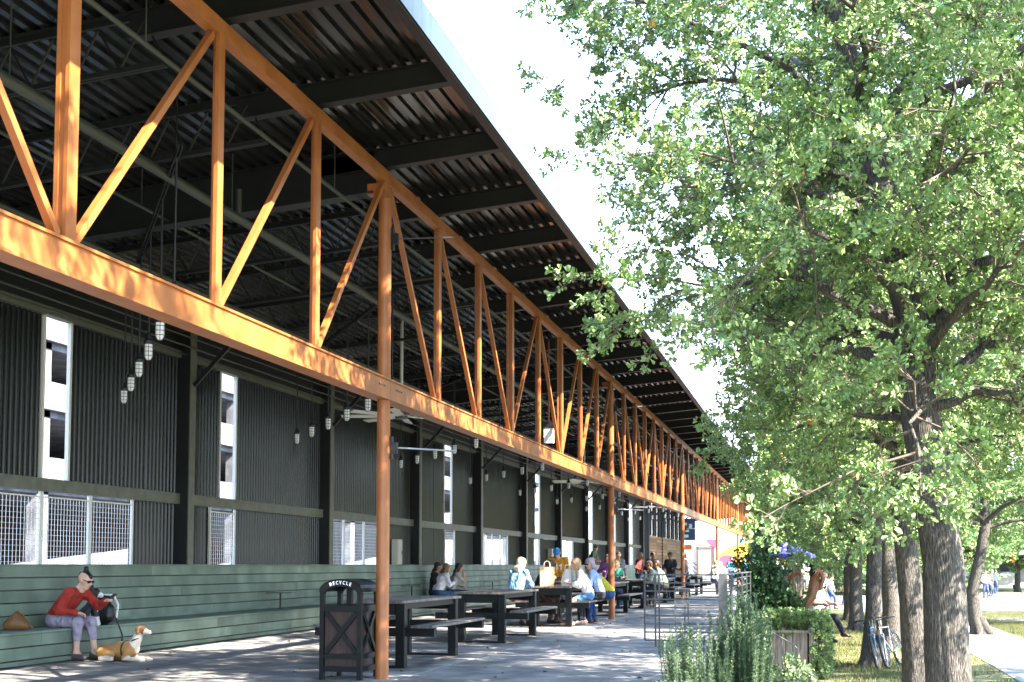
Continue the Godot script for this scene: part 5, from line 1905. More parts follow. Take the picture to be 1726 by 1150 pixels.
# P: hip (height), lean, bend, head (pitch), turn (head yaw), hands, feet, colours, top, legs, hair ...
func person(label: String, at: Vector3, yaw: float, P: Dictionary, group := "") -> Node3D:
	var t := thing("person", label, "person", at, yaw, group)
	var cell: float = P.get("cell", 0.02)
	var skin: Color = P.get("skin", Color(0.55, 0.33, 0.23))
	var top: Color = P.get("top", Color(0.5, 0.5, 0.5))
	var low: Color = P.get("low", Color(0.03, 0.045, 0.09))
	var shoe: Color = P.get("shoe", Color(0.04, 0.04, 0.04))
	var hairc: Color = P.get("hairc", Color(0.05, 0.03, 0.02))
	var hh: float = P.get("hip", 0.93)
	var lean: float = P.get("lean", 0.05)
	var wd: float = P.get("wide", 1.0)
	var hip := Vector3(0, hh, 0)
	var up := Vector3(0, cos(lean), sin(lean))
	var lean2: float = lean + P.get("bend", 0.12)
	var up2 := Vector3(0, cos(lean2), sin(lean2))
	var waist := hip + up * 0.2
	var chest := waist + up2 * 0.17
	var sc := waist + up2 * 0.29
	var neck := sc + up2 * 0.05
	var hp: float = lean2 * 0.4 + P.get("head", 0.1)
	var hy: float = P.get("turn", 0.0)
	var hb := Basis(Vector3.UP, hy) * Basis(Vector3.RIGHT, hp)
	var hu := hb * Vector3.UP
	var hf := hb * Vector3.BACK
	var hs := hb * Vector3.RIGHT
	var hc := neck + up2 * 0.035 + hu * 0.125 + hf * 0.02
	var side := Basis(Vector3.UP, P.get("twist", 0.0)) * Vector3.RIGHT
	var sh := [sc + side * 0.165 * wd, sc - side * 0.165 * wd]
	var hps := [hip + Vector3(0.085, -0.02, 0), hip + Vector3(-0.085, -0.02, 0)]
	var hands: Array = P.get("hands", [Vector3(0.28, hh - 0.12, 0.08), Vector3(-0.28, hh - 0.12, 0.08)])
	var feet: Array = P.get("feet", [Vector3(0.1, 0.08, 0.0), Vector3(-0.1, 0.08, 0.0)])
	var elb := []
	var knee := []
	for s in 2:
		var sg := 1.0 if s == 0 else -1.0
		var ph: Vector3 = hands[s]
		var dd: Vector3 = ph - sh[s]
		if dd.length() > 0.52: hands[s] = sh[s] + dd.normalized() * 0.52
		elb.append(ik(sh[s], hands[s], 0.28, 0.25, Vector3(sg * 0.7, -0.9, -0.6)))
		var fd: Vector3 = feet[s] - hps[s]
		if fd.length() > 0.86: feet[s] = hps[s] + fd.normalized() * 0.86
		knee.append(ik(hps[s], feet[s], 0.44, 0.43, Vector3(sg * P.get("open", 0.12), 0.25, 1.0)))
	# the body, one surface
	var B := []
	B.append([hip + Vector3(0.06, 0, 0), hip - Vector3(0.06, 0, 0), 0.105 * wd, 0.105 * wd, skin])
	B.append([hip + side * 0.05, chest + side * 0.07, 0.095 * wd, 0.1 * wd, skin])
	B.append([hip - side * 0.05, chest - side * 0.07, 0.095 * wd, 0.1 * wd, skin])
	B.append([sh[0], sh[1], 0.058, 0.058, skin])
	B.append([sc, hc - hu * 0.03, 0.052, 0.05, skin])
	var S := []   # fine pieces: head, hands
	S.append([hc + hu * 0.025 - hf * 0.012, hc + hu * 0.02 + hf * 0.012, 0.088, 0.084, skin])
	S.append([hc + hf * 0.03, hc - hu * 0.085 + hf * 0.05, 0.068, 0.042, skin])
	S.append([hc + hf * 0.09 + hu * 0.01, hc + hf * 0.105 - hu * 0.028, 0.01, 0.016, skin])
	for sg in [-1.0, 1.0]:
		S.append([hc + hs * sg * 0.084 + hu * 0.015, hc + hs * sg * 0.084 - hu * 0.02, 0.017, 0.013, skin])
	S.append([hc - hu * 0.04, hc - hu * 0.14, 0.05, 0.05, skin])
	var F := []
	for s in 2:
		var sg := 1.0 if s == 0 else -1.0
		B.append([sh[s], elb[s], 0.048, 0.039, skin])
		B.append([elb[s], hands[s], 0.039, 0.027, skin])
		B.append([hps[s], knee[s], 0.082, 0.055, skin])
		B.append([knee[s], feet[s], 0.053, 0.036, skin])
		B.append([feet[s], feet[s] + Vector3(0, -0.045, 0.13), 0.04, 0.03, skin])
		# hand: palm, four fingers with a knuckle bend, thumb from the side of the palm
		var dir: Vector3 = (hands[s] - elb[s]).normalized()
		var across := dir.cross(Vector3.UP)
		across = Vector3.RIGHT if across.length() < 0.1 else across.normalized()
		var palm := across.cross(dir).normalized() * -1.0
		var w0: Vector3 = hands[s]
		if cell <= 0.021:
			F.append([w0 - dir * 0.02, w0 + dir * 0.045 + across * 0.018, 0.024, 0.017, skin])
			F.append([w0 - dir * 0.02, w0 + dir * 0.045 - across * 0.02, 0.024, 0.017, skin])
			for f in 4:
				var l: float = [0.062, 0.072, 0.068, 0.052][f]
				var k0 := w0 + dir * 0.06 + across * (0.03 - f * 0.02)
				var k1 := k0 + (dir + palm * 0.35).normalized() * l * 0.55
				F.append([k0, k1, 0.0095, 0.009, skin])
				F.append([k1, k1 + (dir * 0.5 + palm).normalized() * l * 0.5, 0.009, 0.0075, skin])
			F.append([w0 + across * 0.02 * sg, w0 + dir * 0.04 + across * 0.05 * sg + palm * 0.015, 0.013, 0.01, skin])
			F.append([w0 + dir * 0.04 + across * 0.05 * sg + palm * 0.015, w0 + dir * 0.07 + across * 0.045 * sg + palm * 0.03, 0.01, 0.008, skin])
		else:
			B.append([hands[s], hands[s] + dir * 0.08 + palm * 0.02, 0.032, 0.022, skin])
	var bm := MB.new()
	bm.colored = true
	sdf(bm, B, cell, 0.045)
	sdf(bm, S, minf(cell, 0.012), 0.02)
	if F: sdf(bm, F, 0.007, 0.008)
	part(t, "body", bm, M.body)
	# clothes
	var T := []
	var g := 0.014
	T.append([hip + Vector3(0, 0.05, 0) + side * 0.055, chest + side * 0.07, 0.1 * wd + g, 0.102 * wd + g, top])
	T.append([hip + Vector3(0, 0.05, 0) - side * 0.055, chest - side * 0.07, 0.1 * wd + g, 0.102 * wd + g, top])
	T.append([sh[0], sh[1], 0.06 + g, 0.06 + g, top])
	var sl: String = P.get("sleeve", "long")
	for s in 2:
		if sl == "none": break
		var e: Vector3 = elb[s] if sl != "short" else sh[s].lerp(elb[s], 0.62)
		T.append([sh[s], e, 0.052 + g, 0.043 + g, top])
		if sl == "long": T.append([elb[s], elb[s].lerp(hands[s], 0.9), 0.042 + g, 0.032 + g, top])
		elif sl == "three": T.append([elb[s], elb[s].lerp(hands[s], 0.45), 0.042 + g, 0.05 + g, top])
	# a few folds: ridges across the waist and back
	for k in 4:
		var f := 0.12 + 0.2 * k
		var q := hip.lerp(chest, f)
		T.append([q + side * (0.02 + 0.03 * (k % 2)) - Vector3(0, 0, 0.085 * wd), q - side * 0.09 - Vector3(0, 0.03, 0.08 * wd), 0.026, 0.014, top * 0.97])
	var tm := MB.new()
	tm.colored = true
	sdf(tm, T, cell, 0.035)
	part(t, P.get("top_name", "shirt"), tm, M.cloth)
	var L := []
	var lg: String = P.get("legs", "long")
	L.append([hip + Vector3(0.06, 0, 0), hip - Vector3(0.06, 0, 0), 0.112 * wd + g, 0.112 * wd + g, low])
	for s in 2:
		var kn: Vector3 = knee[s] if lg != "short" else hps[s].lerp(knee[s], 0.55)
		var fat := 0.03 if lg == "skirt" else 0.0
		L.append([hps[s], kn, 0.085 + g, 0.06 + g + fat, low])
		if lg == "long" or lg == "crop":
			L.append([knee[s], knee[s].lerp(feet[s], 0.96 if lg == "long" else 0.5), 0.056 + g, 0.042 + g, low])
	if lg == "skirt":
		L.append([knee[0], knee[1], 0.09, 0.09, low])
		L.append([(knee[0] + knee[1]) / 2, (knee[0] + knee[1]) / 2 + Vector3(0, -0.18, 0), 0.1, 0.11, low])
	var km := MB.new()
	km.colored = true
	sdf(km, L, cell, 0.03)
	part(t, {"skirt": "skirt", "short": "shorts"}.get(lg, "trousers"), km, M.cloth)
	var fm := MB.new()
	fm.colored = true
	for s in 2:
		var fo: Vector3 = feet[s]
		var toe: Vector3 = Basis(Vector3.UP, (0.2 if s == 0 else -0.2)) * Vector3(0, -0.043, 0.155)
		sdf(fm, [[fo + Vector3(0, -0.03, -0.035), fo + toe, 0.05, 0.036, shoe], [fo + Vector3(0, 0.0, 0), fo + Vector3(0, -0.03, 0), 0.048, 0.048, shoe]], minf(cell, 0.018), 0.02)
	part(t, "shoes", fm, M.body)
	# hair
	var H := []
	var style: String = P.get("hair", "short")
	match style:
		"bun":
			H.append([hc + hu * 0.066 + hf * 0.055, hc + hu * 0.08 - hf * 0.02, 0.042, 0.05, hairc])
			H.append([hc + hu * 0.08 - hf * 0.02, hc + hu * 0.05 - hf * 0.075, 0.05, 0.045, hairc])
			H.append([hc + hu * 0.12 - hf * 0.03, hc + hu * 0.15 - hf * 0.05, 0.03, 0.034, hairc])
		"cap":
			H.append([hc + hu * 0.05 - hf * 0.01, hc + hu * 0.045 + hf * 0.012, 0.094, 0.09, P.get("capc", hairc)])
			H.append([hc + hu * 0.055 + hf * 0.09 - hs * 0.04, hc + hu * 0.055 + hf * 0.09 + hs * 0.04, 0.02, 0.02, P.get("capc", hairc)])
			H.append([hc + hu * 0.05 + hf * 0.15 - hs * 0.03, hc + hu * 0.05 + hf * 0.15 + hs * 0.03, 0.012, 0.012, P.get("capc", hairc)])
		_:
			H.append([hc + hu * 0.042 - hf * 0.028, hc + hu * 0.045 + hf * 0.005, 0.096, 0.088, hairc])
			H.append([hc + hu * 0.0 - hf * 0.045, hc - hu * 0.05 - hf * 0.05, 0.078, 0.055, hairc])
			if style == "long" or style == "mid":
				var ln: float = P.get("hairlen", 0.3 if style == "long" else 0.14)
				for q in [-1.0, 0.0, 1.0]:
					H.append([hc + hs * 0.06 * q - hf * 0.03, hc + hs * 0.055 * q - hf * 0.085 - hu * 0.12, 0.045, 0.045, hairc])
					H.append([hc + hs * 0.055 * q - hf * 0.085 - hu * 0.12, hc + hs * (0.04 * q + 0.012) - hf * (0.085 + 0.05 * sin(lean2)) - Vector3(0, 0.1 + ln, 0), 0.045, 0.022, hairc])
				for q in [-1.0, 1.0]:
					H.append([hc + hs * 0.08 * q + hu * 0.03 + hf * 0.01, hc + hs * 0.085 * q - hu * 0.1 - hf * 0.0, 0.024, 0.024, hairc])
	var hm := MB.new()
	hm.colored = true
	sdf(hm, H, minf(cell, 0.014), 0.02)
	part(t, "hat" if style == "cap" else "hair", hm, M.body)
	if cell <= 0.026:
		for sg in [-1.0, 1.0]:
			var em := MB.new()
			em.ball(hc + hf * 0.087 + hs * sg * 0.032 + hu * 0.012, Vector3(0.012, 0.007, 0.008), 8, 5)
			part(t, "eye", em, M.black)
		var mo := MB.new()
		mo.ball(hc + hf * 0.094 - hu * 0.058, Vector3(0.022, 0.005, 0.008), 8, 4)
		part(t, "mouth", mo, M.pink)
	if P.get("glasses", false):
		var gm := MB.new()
		for sg in [-1.0, 1.0]:
			gm.box(hc + hf * 0.1 + hs * sg * 0.034 + hu * 0.012, Vector3(0.055, 0.036, 0.012), hb)
			gm.bar(hc + hf * 0.096 + hs * sg * 0.066 + hu * 0.018, hc + hs * sg * 0.09 + hu * 0.018, 0.006, 0.008)
		gm.box(hc + hf * 0.1 + hu * 0.016, Vector3(0.02, 0.008, 0.01), hb)
		part(t, "sunglasses", gm, M.black)
	return t

func seated(h: float, lean: float, more := {}) -> Dictionary:   # on a seat whose top is at h
	var hh := h + 0.115
	var d := {"hip": hh, "lean": lean, "bend": 0.15, "head": 0.1,
		"hands": [Vector3(0.16, hh + 0.26, 0.42), Vector3(-0.16, hh + 0.26, 0.42)],
		"feet": [Vector3(0.11, 0.085, 0.42), Vector3(-0.11, 0.085, 0.36)]}
	d.merge(more, true)
	return d

func standing(more := {}) -> Dictionary:
	var d := {"hip": 0.94, "lean": 0.03, "bend": 0.05, "feet": [Vector3(0.11, 0.085, 0.03), Vector3(-0.11, 0.085, -0.04)], "hands": [Vector3(0.27, 0.86, 0.1), Vector3(-0.2, 1.08, 0.24)]}
	d.merge(more, true)
	return d

func walking(ph: float, more := {}) -> Dictionary:
	var d := {"hip": 0.92, "lean": 0.06, "bend": 0.03, "feet": [Vector3(0.08, 0.085, 0.28 * ph), Vector3(-0.08, 0.12, -0.3 * ph)], "hands": [Vector3(0.25, 0.9, -0.18 * ph), Vector3(-0.25, 0.92, 0.22 * ph)]}
	d.merge(more, true)
	return d

func build_people() -> void:
	var fair := Color(0.6, 0.38, 0.28)
	var brown := Color(0.24, 0.12, 0.07)
	var tanned := Color(0.45, 0.25, 0.16)
	# --- woman on the bench with two dogs (faces +x)
	var w := person("person in a red jacket with shaved sides and bun bent over a phone", Vector3(-10.12, 0, -15.15), PI / 2 - 0.1,
		{"hip": 0.545, "lean": 0.47, "bend": 0.38, "head": 0.05, "cell": 0.016, "skin": fair, "top": Color(0.3, 0.02, 0.015), "low": Color(0.3, 0.27, 0.36), "legs": "crop", "shoe": Color(0.09, 0.07, 0.07), "hair": "bun", "hairc": Color(0.01, 0.008, 0.008), "wide": 0.92, "top_name": "jacket", "glasses": true,
		"hands": [Vector3(0.1, 0.8, 0.72), Vector3(-0.14, 0.64, 0.44)], "feet": [Vector3(0.16, 0.085, 0.5), Vector3(-0.1, 0.085, 0.4)]})
	var pm := MB.new()
	pm.box(Vector3(0.1, 0.845, 0.8), Vector3(0.075, 0.15, 0.01), Basis(Vector3.RIGHT, 0.9))
	var ph := thing("phone", "dark phone held up by the red jacketed sitter", "phone", w.position, w.rotation.y)
	part(ph, "case", pm, M.black)
	# tan bag and black backpack on the seat
	var bag := thing("tan_bag", "slouching tan leather bag on the green bench", "bag", Vector3(-10.15, 0.436, -14.3), 0.4)
	bag.scale = Vector3.ONE * 0.82
	var bm := MB.new()
	sdf(bm, [[Vector3(-0.13, 0.08, 0), Vector3(0.13, 0.08, 0.02), 0.085, 0.08, Color.WHITE], [Vector3(-0.05, 0.12, 0), Vector3(0.04, 0.13, 0), 0.1, 0.09, Color.WHITE], [Vector3(-0.03, 0.2, 0), Vector3(0.01, 0.28, 0), 0.07, 0.035, Color.WHITE]], 0.015, 0.05)
	part(bag, "pouch", bm, M.tan_leather)
	var bs := MB.new()
	bs.tube([Vector3(-0.02, 0.29, 0.02), Vector3(0.1, 0.25, 0.09), Vector3(0.2, 0.12, 0.1), Vector3(0.28, 0.02, 0.1)], [0.012, 0.012, 0.012, 0.012], 6)
	part(bag, "strap", bs, M.tan_leather)
	var pk := thing("backpack", "black backpack with pale trim standing on the bench edge", "backpack", Vector3(-9.93, 0.436, -15.95), 0.3)
	var km := MB.new()
	sdf(km, [[Vector3(0, 0.12, 0), Vector3(0, 0.34, 0), 0.14, 0.11, Color.WHITE], [Vector3(0.1, 0.12, 0.06), Vector3(0.1, 0.22, 0.06), 0.09, 0.08, Color.WHITE]], 0.016, 0.04)
	part(pk, "sack", km, M.black)
	var ks := MB.new()
	ks.tube([Vector3(0.03, 0.42, 0.05), Vector3(0.17, 0.42, 0.08), Vector3(0.24, 0.28, 0.1), Vector3(0.22, 0.1, 0.1)], [0.016, 0.018, 0.016, 0.012], 6)
	part(pk, "trim_strap", ks, M.white_cloth)
	var kt := MB.new()
	kt.tube([Vector3(0.2, 0.12, 0.1), Vector3(0.25, 0.0, 0.1), Vector3(0.3, -0.14, 0.08), Vector3(0.3, -0.24, 0.08)], [0.014, 0.012, 0.012, 0.014], 5)
	part(pk, "loose_strap", kt, M.black)
	# --- tan and white dog lying on the floor, facing +x
	var tn := Color(0.42, 0.22, 0.07)
	var wh := Color(0.62, 0.56, 0.48)
	var dk := Color(0.04, 0.03, 0.03)
	var br := Color(0.2, 0.09, 0.035)
	var D := [
		[Vector3(0, 0.13, -0.3), Vector3(0, 0.17, 0.0), 0.115, 0.12, tn], [Vector3(0, 0.17, 0.0), Vector3(0, 0.19, 0.2), 0.12, 0.115, tn], [Vector3(0, 0.19, 0.22), Vector3(0, 0.34, 0.3), 0.1, 0.07, wh],
		[Vector3(0, 0.34, 0.3), Vector3(0, 0.43, 0.35), 0.065, 0.06, wh], [Vector3(0, 0.47, 0.36), Vector3(0, 0.47, 0.4), 0.068, 0.06, br], [Vector3(0, 0.455, 0.42), Vector3(0, 0.435, 0.52), 0.045, 0.032, wh], [Vector3(0, 0.445, 0.545), Vector3(0, 0.445, 0.55), 0.014, 0.014, dk]]
	for s in [-1.0, 1.0]:
		D.append([Vector3(s * 0.06, 0.49, 0.34), Vector3(s * 0.085, 0.43, 0.36), 0.026, 0.018, br])   # ear
		D.append([Vector3(s * 0.09, 0.14, 0.2), Vector3(s * 0.1, 0.06, 0.14), 0.055, 0.04, tn])       # upper fore leg, elbow
		D.append([Vector3(s * 0.1, 0.05, 0.14), Vector3(s * 0.09, 0.032, 0.44), 0.036, 0.026, wh])    # forearm along the floor
		D.append([Vector3(s * 0.09, 0.03, 0.44), Vector3(s * 0.09, 0.028, 0.5), 0.03, 0.024, wh])
		D.append([Vector3(s * 0.1, 0.12, -0.26), Vector3(s * 0.15, 0.12, -0.04), 0.09, 0.055, tn])    # thigh forward to the stifle
		D.append([Vector3(s * 0.15, 0.1, -0.05), Vector3(s * 0.15, 0.04, -0.25), 0.045, 0.03, wh])    # back to the hock
		D.append([Vector3(s * 0.15, 0.035, -0.25), Vector3(s * 0.16, 0.03, -0.03), 0.03, 0.026, wh])  # foot
	for q in 3:
		D.append([Vector3(0.03 * q, 0.1 - q * 0.03, -0.38 - q * 0.07), Vector3(0.03 * (q + 1), 0.07 - q * 0.02, -0.45 - q * 0.07), 0.024 - q * 0.004, 0.02 - q * 0.004, br])
	var dm := MB.new()
	dm.colored = true
	sdf(dm, D, 0.013, 0.03)
	var dog := thing("dog", "tan and white dog lying alert on the patio floor", "dog", Vector3(-9.12, 0, -15.1), PI / 2 - 0.12)
	dog.scale = Vector3.ONE * 0.88
	part(dog, "body", dm, M.body)
	var cl := MB.new()
	var ring := []
	var rr := []
	for q in 13:
		ring.append(Vector3(cos(TAU * q / 12) * 0.082, 0.325 + sin(TAU * q / 12) * 0.03, 0.292 + sin(TAU * q / 12) * 0.075))
		rr.append(0.012)
	cl.tube(ring, rr, 5, false)
	part(dog, "collar", cl, M.black)
	var hs := MB.new()
	ring = []
	for q in 13:
		ring.append(Vector3(cos(TAU * q / 12) * 0.128, 0.175 + sin(TAU * q / 12) * 0.128, 0.1))
	hs.tube(ring, rr, 5, false)
	part(dog, "harness", hs, M.black)
	for s in [-1.0, 1.0]:
		var em := MB.new()
		em.ball(Vector3(s * 0.05, 0.475, 0.44), Vector3(0.01, 0.01, 0.01), 6, 4)
		part(dog, "eye", em, M.black)
	# --- small black and white dog sitting on the bench
	var bk := Color(0.012, 0.012, 0.014)
	var E := [[Vector3(0, 0.13, -0.06), Vector3(0, 0.26, 0.05), 0.1, 0.08, bk], [Vector3(0, 0.24, 0.09), Vector3(0, 0.3, 0.09), 0.06, 0.055, Color(0.7, 0.68, 0.65)], [Vector3(0, 0.3, 0.05), Vector3(0, 0.42, 0.07), 0.06, 0.05, bk],
		[Vector3(0, 0.46, 0.07), Vector3(0, 0.46, 0.1), 0.07, 0.062, bk], [Vector3(0, 0.435, 0.13), Vector3(0, 0.425, 0.18), 0.04, 0.035, Color(0.7, 0.68, 0.65)], [Vector3(0, 0.5, 0.12), Vector3(0, 0.46, 0.15), 0.02, 0.02, Color(0.7, 0.68, 0.65)]]
	for s in [-1.0, 1.0]:
		E.append([Vector3(s * 0.045, 0.51, 0.06), Vector3(s * 0.07, 0.565, 0.05), 0.024, 0.01, bk])
		E.append([Vector3(s * 0.06, 0.24, 0.1), Vector3(s * 0.055, 0.12, 0.12), 0.036, 0.026, bk])
		E.append([Vector3(s * 0.055, 0.12, 0.12), Vector3(s * 0.055, 0.02, 0.15), 0.026, 0.022, Color(0.7, 0.68, 0.65)])
		E.append([Vector3(s * 0.08, 0.09, -0.07), Vector3(s * 0.1, 0.1, 0.06), 0.065, 0.045, bk])
		E.append([Vector3(s * 0.1, 0.08, 0.05), Vector3(s * 0.1, 0.02, -0.02), 0.032, 0.022, bk])
		E.append([Vector3(s * 0.1, 0.02, -0.02), Vector3(s * 0.1, 0.02, 0.1), 0.022, 0.02, bk])
	var em2 := MB.new()
	em2.colored = true
	sdf(em2, E, 0.012, 0.022)
	var dog2 := thing("dog", "small black and white dog sitting on the bench beside the backpack", "dog", Vector3(-9.92, 0.436, -15.55), PI / 2 + 0.4)
	part(dog2, "body", em2, M.body)
	var ls := thing("dog_leash", "blue leash hanging from the bench to the floor", "leash", Vector3(-9.72, 0, -15.3))
	var lm := MB.new()
	lm.tube([Vector3(0, 0.62, 0), Vector3(0.03, 0.42, 0.0), Vector3(0.05, 0.2, 0.03), Vector3(0.16, 0.1, 0.1)], [0.008, 0.008, 0.007, 0.007], 5)
	part(ls, "strap", lm, M.blue_paint)
	var lb := MB.new()
	lb.span(Vector3(0.0, 0.4, -0.04), Vector3(0.07, 0.45, 0.05))
	part(ls, "pouch", lb, M.blue_paint)

	# --- three on the bench beyond the first table
	person("person in a loose white shirt leaning into the friends on the bench", Vector3(-10.0, 0, -32.3), PI / 2 + 0.75, seated(0.435, 0.28, {"skin": fair, "top": Color(0.72, 0.72, 0.76), "low": Color(0.03, 0.07, 0.15), "hair": "mid", "hairc": Color(0.2, 0.1, 0.04), "turn": 0.2, "wide": 1.1, "cell": 0.021}))
	person("dark haired person behind the white shirted bench sitter", Vector3(-10.2, 0, -32.6), PI / 2 - 0.2, seated(0.435, 0.05, {"skin": fair, "top": Color(0.02, 0.02, 0.025), "low": Color(0.02, 0.03, 0.05), "hair": "long", "cell": 0.024}))
	person("person in a grey top on the bench resting chin on hand", Vector3(-10.0, 0, -33.5), PI / 2 + 0.5, seated(0.435, 0.25, {"skin": tanned, "top": Color(0.35, 0.34, 0.36), "sleeve": "short", "low": Color(0.02, 0.03, 0.06), "hair": "long", "cell": 0.024, "hands": [Vector3(0.1, 0.66, 0.4), Vector3(-0.05, 1.05, 0.36)]}))
	# --- around the crowded table
	var tb := "people at the crowded picnic table"
	person("blonde person in a denim shirt and dark red skirt seen from behind", Vector3(-6.25, 0, -25.75), PI - 0.35, seated(0.535, 0.2, {"skin": fair, "top": Color(0.12, 0.25, 0.42), "low": Color(0.14, 0.01, 0.03), "legs": "skirt", "hair": "long", "hairc": Color(0.6, 0.5, 0.36), "hairlen": 0.32, "turn": -0.3}), tb)
	person("dark haired person with bare shoulders bent over the table", Vector3(-6.1, 0, -27.2), PI / 2 - 0.2, seated(0.535, 0.35, {"skin": tanned, "top": Color(0.03, 0.03, 0.03), "sleeve": "none", "hair": "mid", "head": 0.4, "low": Color(0.1, 0.06, 0.04)}), tb)
	var js := person("person in a mustard football jersey and blue cap looking down", Vector3(-6.25, 0, -30.2), 0.25, standing({"skin": fair, "top": Color(0.55, 0.24, 0.02), "low": Color(0.08, 0.08, 0.09), "sleeve": "short", "hair": "cap", "capc": Color(0.01, 0.18, 0.5), "lean": 0.12, "bend": 0.22, "head": 0.55, "turn": -0.35, "wide": 1.15, "hands": [Vector3(0.18, 1.0, 0.34), Vector3(-0.12, 1.02, 0.36)]}), tb)
	var font := SystemFont.new()
	font.font_names = ["Droid Sans"]
	font.font_weight = 700
	var num := TextMesh.new()
	num.text = "11"
	num.font = font
	num.font_size = 32
	num.pixel_size = 0.0062
	num.depth = 0.01
	var nm := part(js, "jersey_number", num, M.white_print, Vector3(0, 1.235, 0.198))
	nm.rotation.x = 0.22
	person("person in a white floral blouse and denim shorts with fair brown hair", Vector3(-4.72, 0, -25.95), -PI / 2 + 0.25, seated(0.535, 0.28, {"skin": fair, "top": Color(0.72, 0.7, 0.7), "low": Color(0.08, 0.2, 0.38), "legs": "short", "shoe": Color(0.6, 0.42, 0.36), "hair": "long", "hairc": Color(0.3, 0.2, 0.11), "sleeve": "three", "turn": -0.2}), tb)
	person("person in a pale denim jacket with lavender hair and sunglasses", Vector3(-4.6, 0, -26.7), -PI / 2 + 0.1, seated(0.535, 0.22, {"skin": fair, "top": Color(0.3, 0.42, 0.62), "low": Color(0.02, 0.02, 0.03), "shoe": Color(0.6, 0.4, 0.38), "hair": "mid", "hairc": Color(0.32, 0.24, 0.28), "glasses": true, "turn": 0.75}), tb)
	person("person in a yellow shirt hunched at the end of the table bench", Vector3(-4.52, 0, -27.45), -PI / 2, seated(0.535, 0.6, {"skin": tanned, "top": Color(0.5, 0.43, 0.02), "low": Color(0.02, 0.06, 0.2), "hair": "short", "sleeve": "short"}), tb)
	# --- on the bench back, and beyond the second column
	person("person in a green shirt perched on top of the bench back", Vector3(-10.3, 0.86, -57.2), PI / 2 - 0.3, seated(0.435, 0.3, {"skin": tanned, "top": Color(0.03, 0.08, 0.04), "low": Color(0.03, 0.05, 0.1), "cell": 0.028, "sleeve": "short", "feet": [Vector3(0.12, -0.3, 0.45), Vector3(-0.12, -0.3, 0.5)], "hands": [Vector3(0.1, 0.62, 0.45), Vector3(-0.12, 0.62, 0.45)]}))
	var fg := "people at the farther tables"
	person("person in teal with sunglasses facing along the table", Vector3(-6.05, 0, -37.4), PI / 2 - 0.7, seated(0.535, 0.2, {"skin": fair, "top": Color(0.02, 0.22, 0.14), "hair": "long", "hairc": Color(0.35, 0.26, 0.1), "glasses": true, "cell": 0.024, "sleeve": "short"}), fg)
	person("person in a navy top beside the teal sitter", Vector3(-6.1, 0, -36.6), PI / 2 + 0.1, seated(0.535, 0.3, {"skin": fair, "top": Color(0.02, 0.04, 0.08), "hair": "long", "hairc": Color(0.3, 0.22, 0.1), "cell": 0.026}), fg)
	person("broad person in a sage shirt seated with back to the lawn", Vector3(-4.65, 0, -37.2), -PI / 2 + 0.15, seated(0.535, 0.3, {"skin": brown, "top": Color(0.24, 0.3, 0.25), "low": Color(0.015, 0.015, 0.02), "wide": 1.25, "cell": 0.024}), fg)
	person("second person in a sage shirt, farther along the same bench", Vector3(-4.6, 0, -38.3), -PI / 2 + 0.05, seated(0.535, 0.25, {"skin": brown, "top": Color(0.2, 0.26, 0.22), "low": Color(0.02, 0.02, 0.02), "wide": 1.15, "cell": 0.026}), fg)
	person("person in purple with short hair at the far side of the table", Vector3(-6.9, 0, -41.5), 0.5, standing({"skin": fair, "top": Color(0.12, 0.03, 0.16), "hair": "mid", "cell": 0.03, "hip": 0.82}), fg)
	person("person with a pale patterned top standing by the corrugated wall", Vector3(-7.0, 0, -44.5), 0.3, standing({"skin": tanned, "top": Color(0.3, 0.26, 0.34), "cell": 0.03}), fg)
	var sg := "group standing by the timber slat wall"
	person("standing person in a dark maroon top", Vector3(-6.6, 0, -47.0), 1.2, standing({"skin": tanned, "top": Color(0.12, 0.02, 0.02), "cell": 0.03, "hair": "short", "hairc": Color(0.3, 0.2, 0.15)}), sg)
	person("standing person in black with arms at the waist", Vector3(-6.0, 0, -46.4), 0.2, standing({"skin": brown, "top": Color(0.015, 0.015, 0.018), "cell": 0.03, "wide": 1.1}), sg)
	person("standing person in black holding a white cup", Vector3(-5.3, 0, -46.2), -0.3, standing({"skin": brown, "top": Color(0.02, 0.02, 0.03), "cell": 0.03, "hands": [Vector3(0.2, 1.15, 0.3), Vector3(-0.15, 1.15, 0.3)]}), sg)
	person("standing person in grey turned to the others in black", Vector3(-4.9, 0, -47.5), -1.2, standing({"skin": fair, "top": Color(0.2, 0.2, 0.22), "cell": 0.03}), sg)
	person("person with very long blonde hair and a white bag strap", Vector3(-4.35, 0, -54.3), PI - 0.4, seated(0.535, 0.15, {"skin": fair, "top": Color(0.5, 0.5, 0.48), "hair": "long", "hairlen": 0.34, "hairc": Color(0.5, 0.36, 0.18), "low": Color(0.04, 0.06, 0.1), "cell": 0.028}), fg)
	var mg := "people by the mural building"
	for k in 6:
		var c: Color = [Color(0.6, 0.6, 0.62), Color(0.03, 0.12, 0.25), Color(0.02, 0.2, 0.25), Color(0.6, 0.45, 0.42), Color(0.05, 0.05, 0.06), Color(0.65, 0.65, 0.66)][k]
		person(["person in white by the mural with short dark hair", "person in blue by the mural", "person in teal by the mural", "person in blush pink by the mural", "person in black by the mural", "person in a white top nearest the dark bush"][k], Vector3(-5.6 + k * 0.62, 0, -72.0 - 2.0 * (k % 3)), 0.4 * k, standing({"top": c, "skin": [fair, tanned, fair, fair, brown, fair][k], "cell": 0.045, "low": Color(0.04, 0.08, 0.18)}), mg)
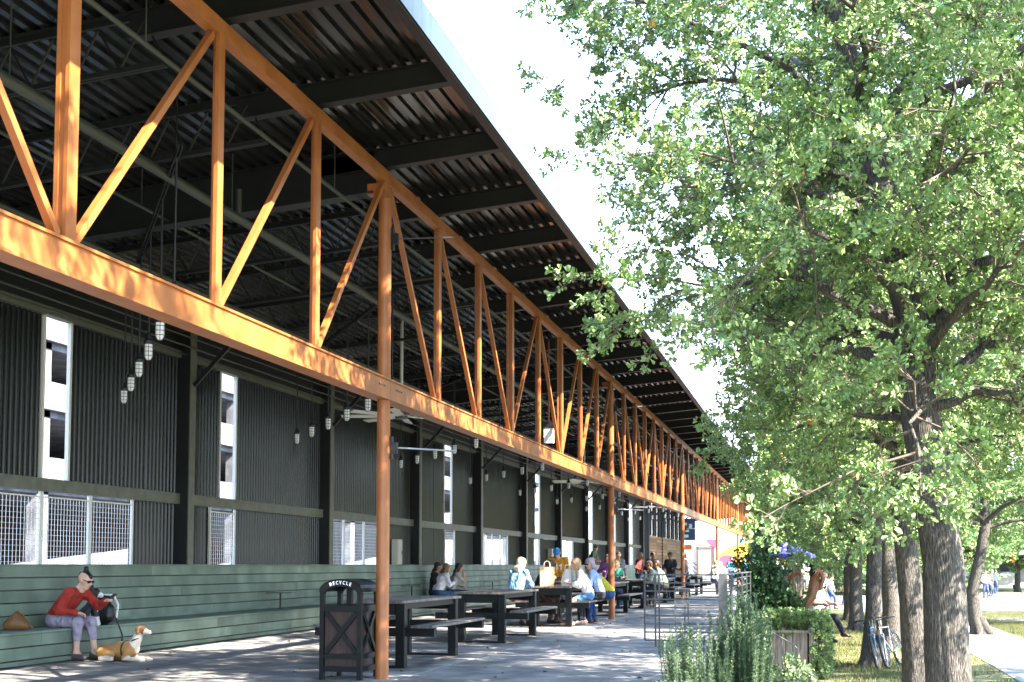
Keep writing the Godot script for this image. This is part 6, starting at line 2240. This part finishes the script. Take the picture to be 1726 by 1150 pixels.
	# --- on the lawn side
	person("dark haired person in a white top sitting on the stone wall", Vector3(-0.08, LAWN, -28.25), PI / 2 - 0.75, seated(0.86, -0.05, {"skin": brown, "top": Color(0.55, 0.55, 0.57), "sleeve": "short", "low": Color(0.02, 0.025, 0.04), "hair": "mid", "cell": 0.022, "feet": [Vector3(0.1, 0.62, 0.7), Vector3(-0.1, 0.5, 0.55)]}))
	var cg := "people at the far side of the plaza"
	for k in 8:
		person(["far plaza walker in white", "far plaza walker in red", "far plaza walker in pale blue", "far plaza walker in black", "far plaza walker in orange", "far plaza walker in grey", "far plaza walker in a white top and red trousers", "far plaza walker in navy"][k], Vector3(10.0 + k * 1.05, LAWN, -82.0 - 3.0 * (k * 2 % 5)), k * 1.1, standing({"top": [Color(0.6, 0.6, 0.6), Color(0.45, 0.05, 0.03), Color(0.3, 0.4, 0.55), Color(0.02, 0.02, 0.02), Color(0.55, 0.2, 0.03), Color(0.25, 0.25, 0.26), Color(0.6, 0.6, 0.6), Color(0.02, 0.04, 0.12)][k], "low": Color(0.3, 0.04, 0.04) if k == 6 else Color(0.05, 0.07, 0.13), "skin": tanned, "cell": 0.055}), cg)
	var wg := "people strolling across the plaza"
	person("stroller in a white top and blue jeans", Vector3(0.2, LAWN, -58.5), 1.2, walking(1.0, {"top": Color(0.62, 0.62, 0.66), "low": Color(0.06, 0.16, 0.42), "skin": brown, "hair": "mid", "cell": 0.035}), wg)
	person("stroller in a pink top just beyond the white top", Vector3(0.5, LAWN, -60.5), 1.3, walking(-0.8, {"top": Color(0.5, 0.3, 0.3), "low": Color(0.05, 0.08, 0.2), "skin": fair, "cell": 0.035}), wg)
	person("stroller in a navy jumpsuit with bare arms", Vector3(1.45, LAWN, -66.5), -1.4, walking(1.1, {"top": Color(0.015, 0.03, 0.1), "low": Color(0.015, 0.03, 0.1), "sleeve": "none", "skin": tanned, "hair": "mid", "cell": 0.035}), wg)
	person("stroller in a black tee walking behind the navy jumpsuit", Vector3(1.9, LAWN, -67.5), -1.4, walking(-0.9, {"top": Color(0.02, 0.02, 0.02), "low": Color(0.5, 0.5, 0.5), "legs": "short", "skin": tanned, "cell": 0.035}), wg)
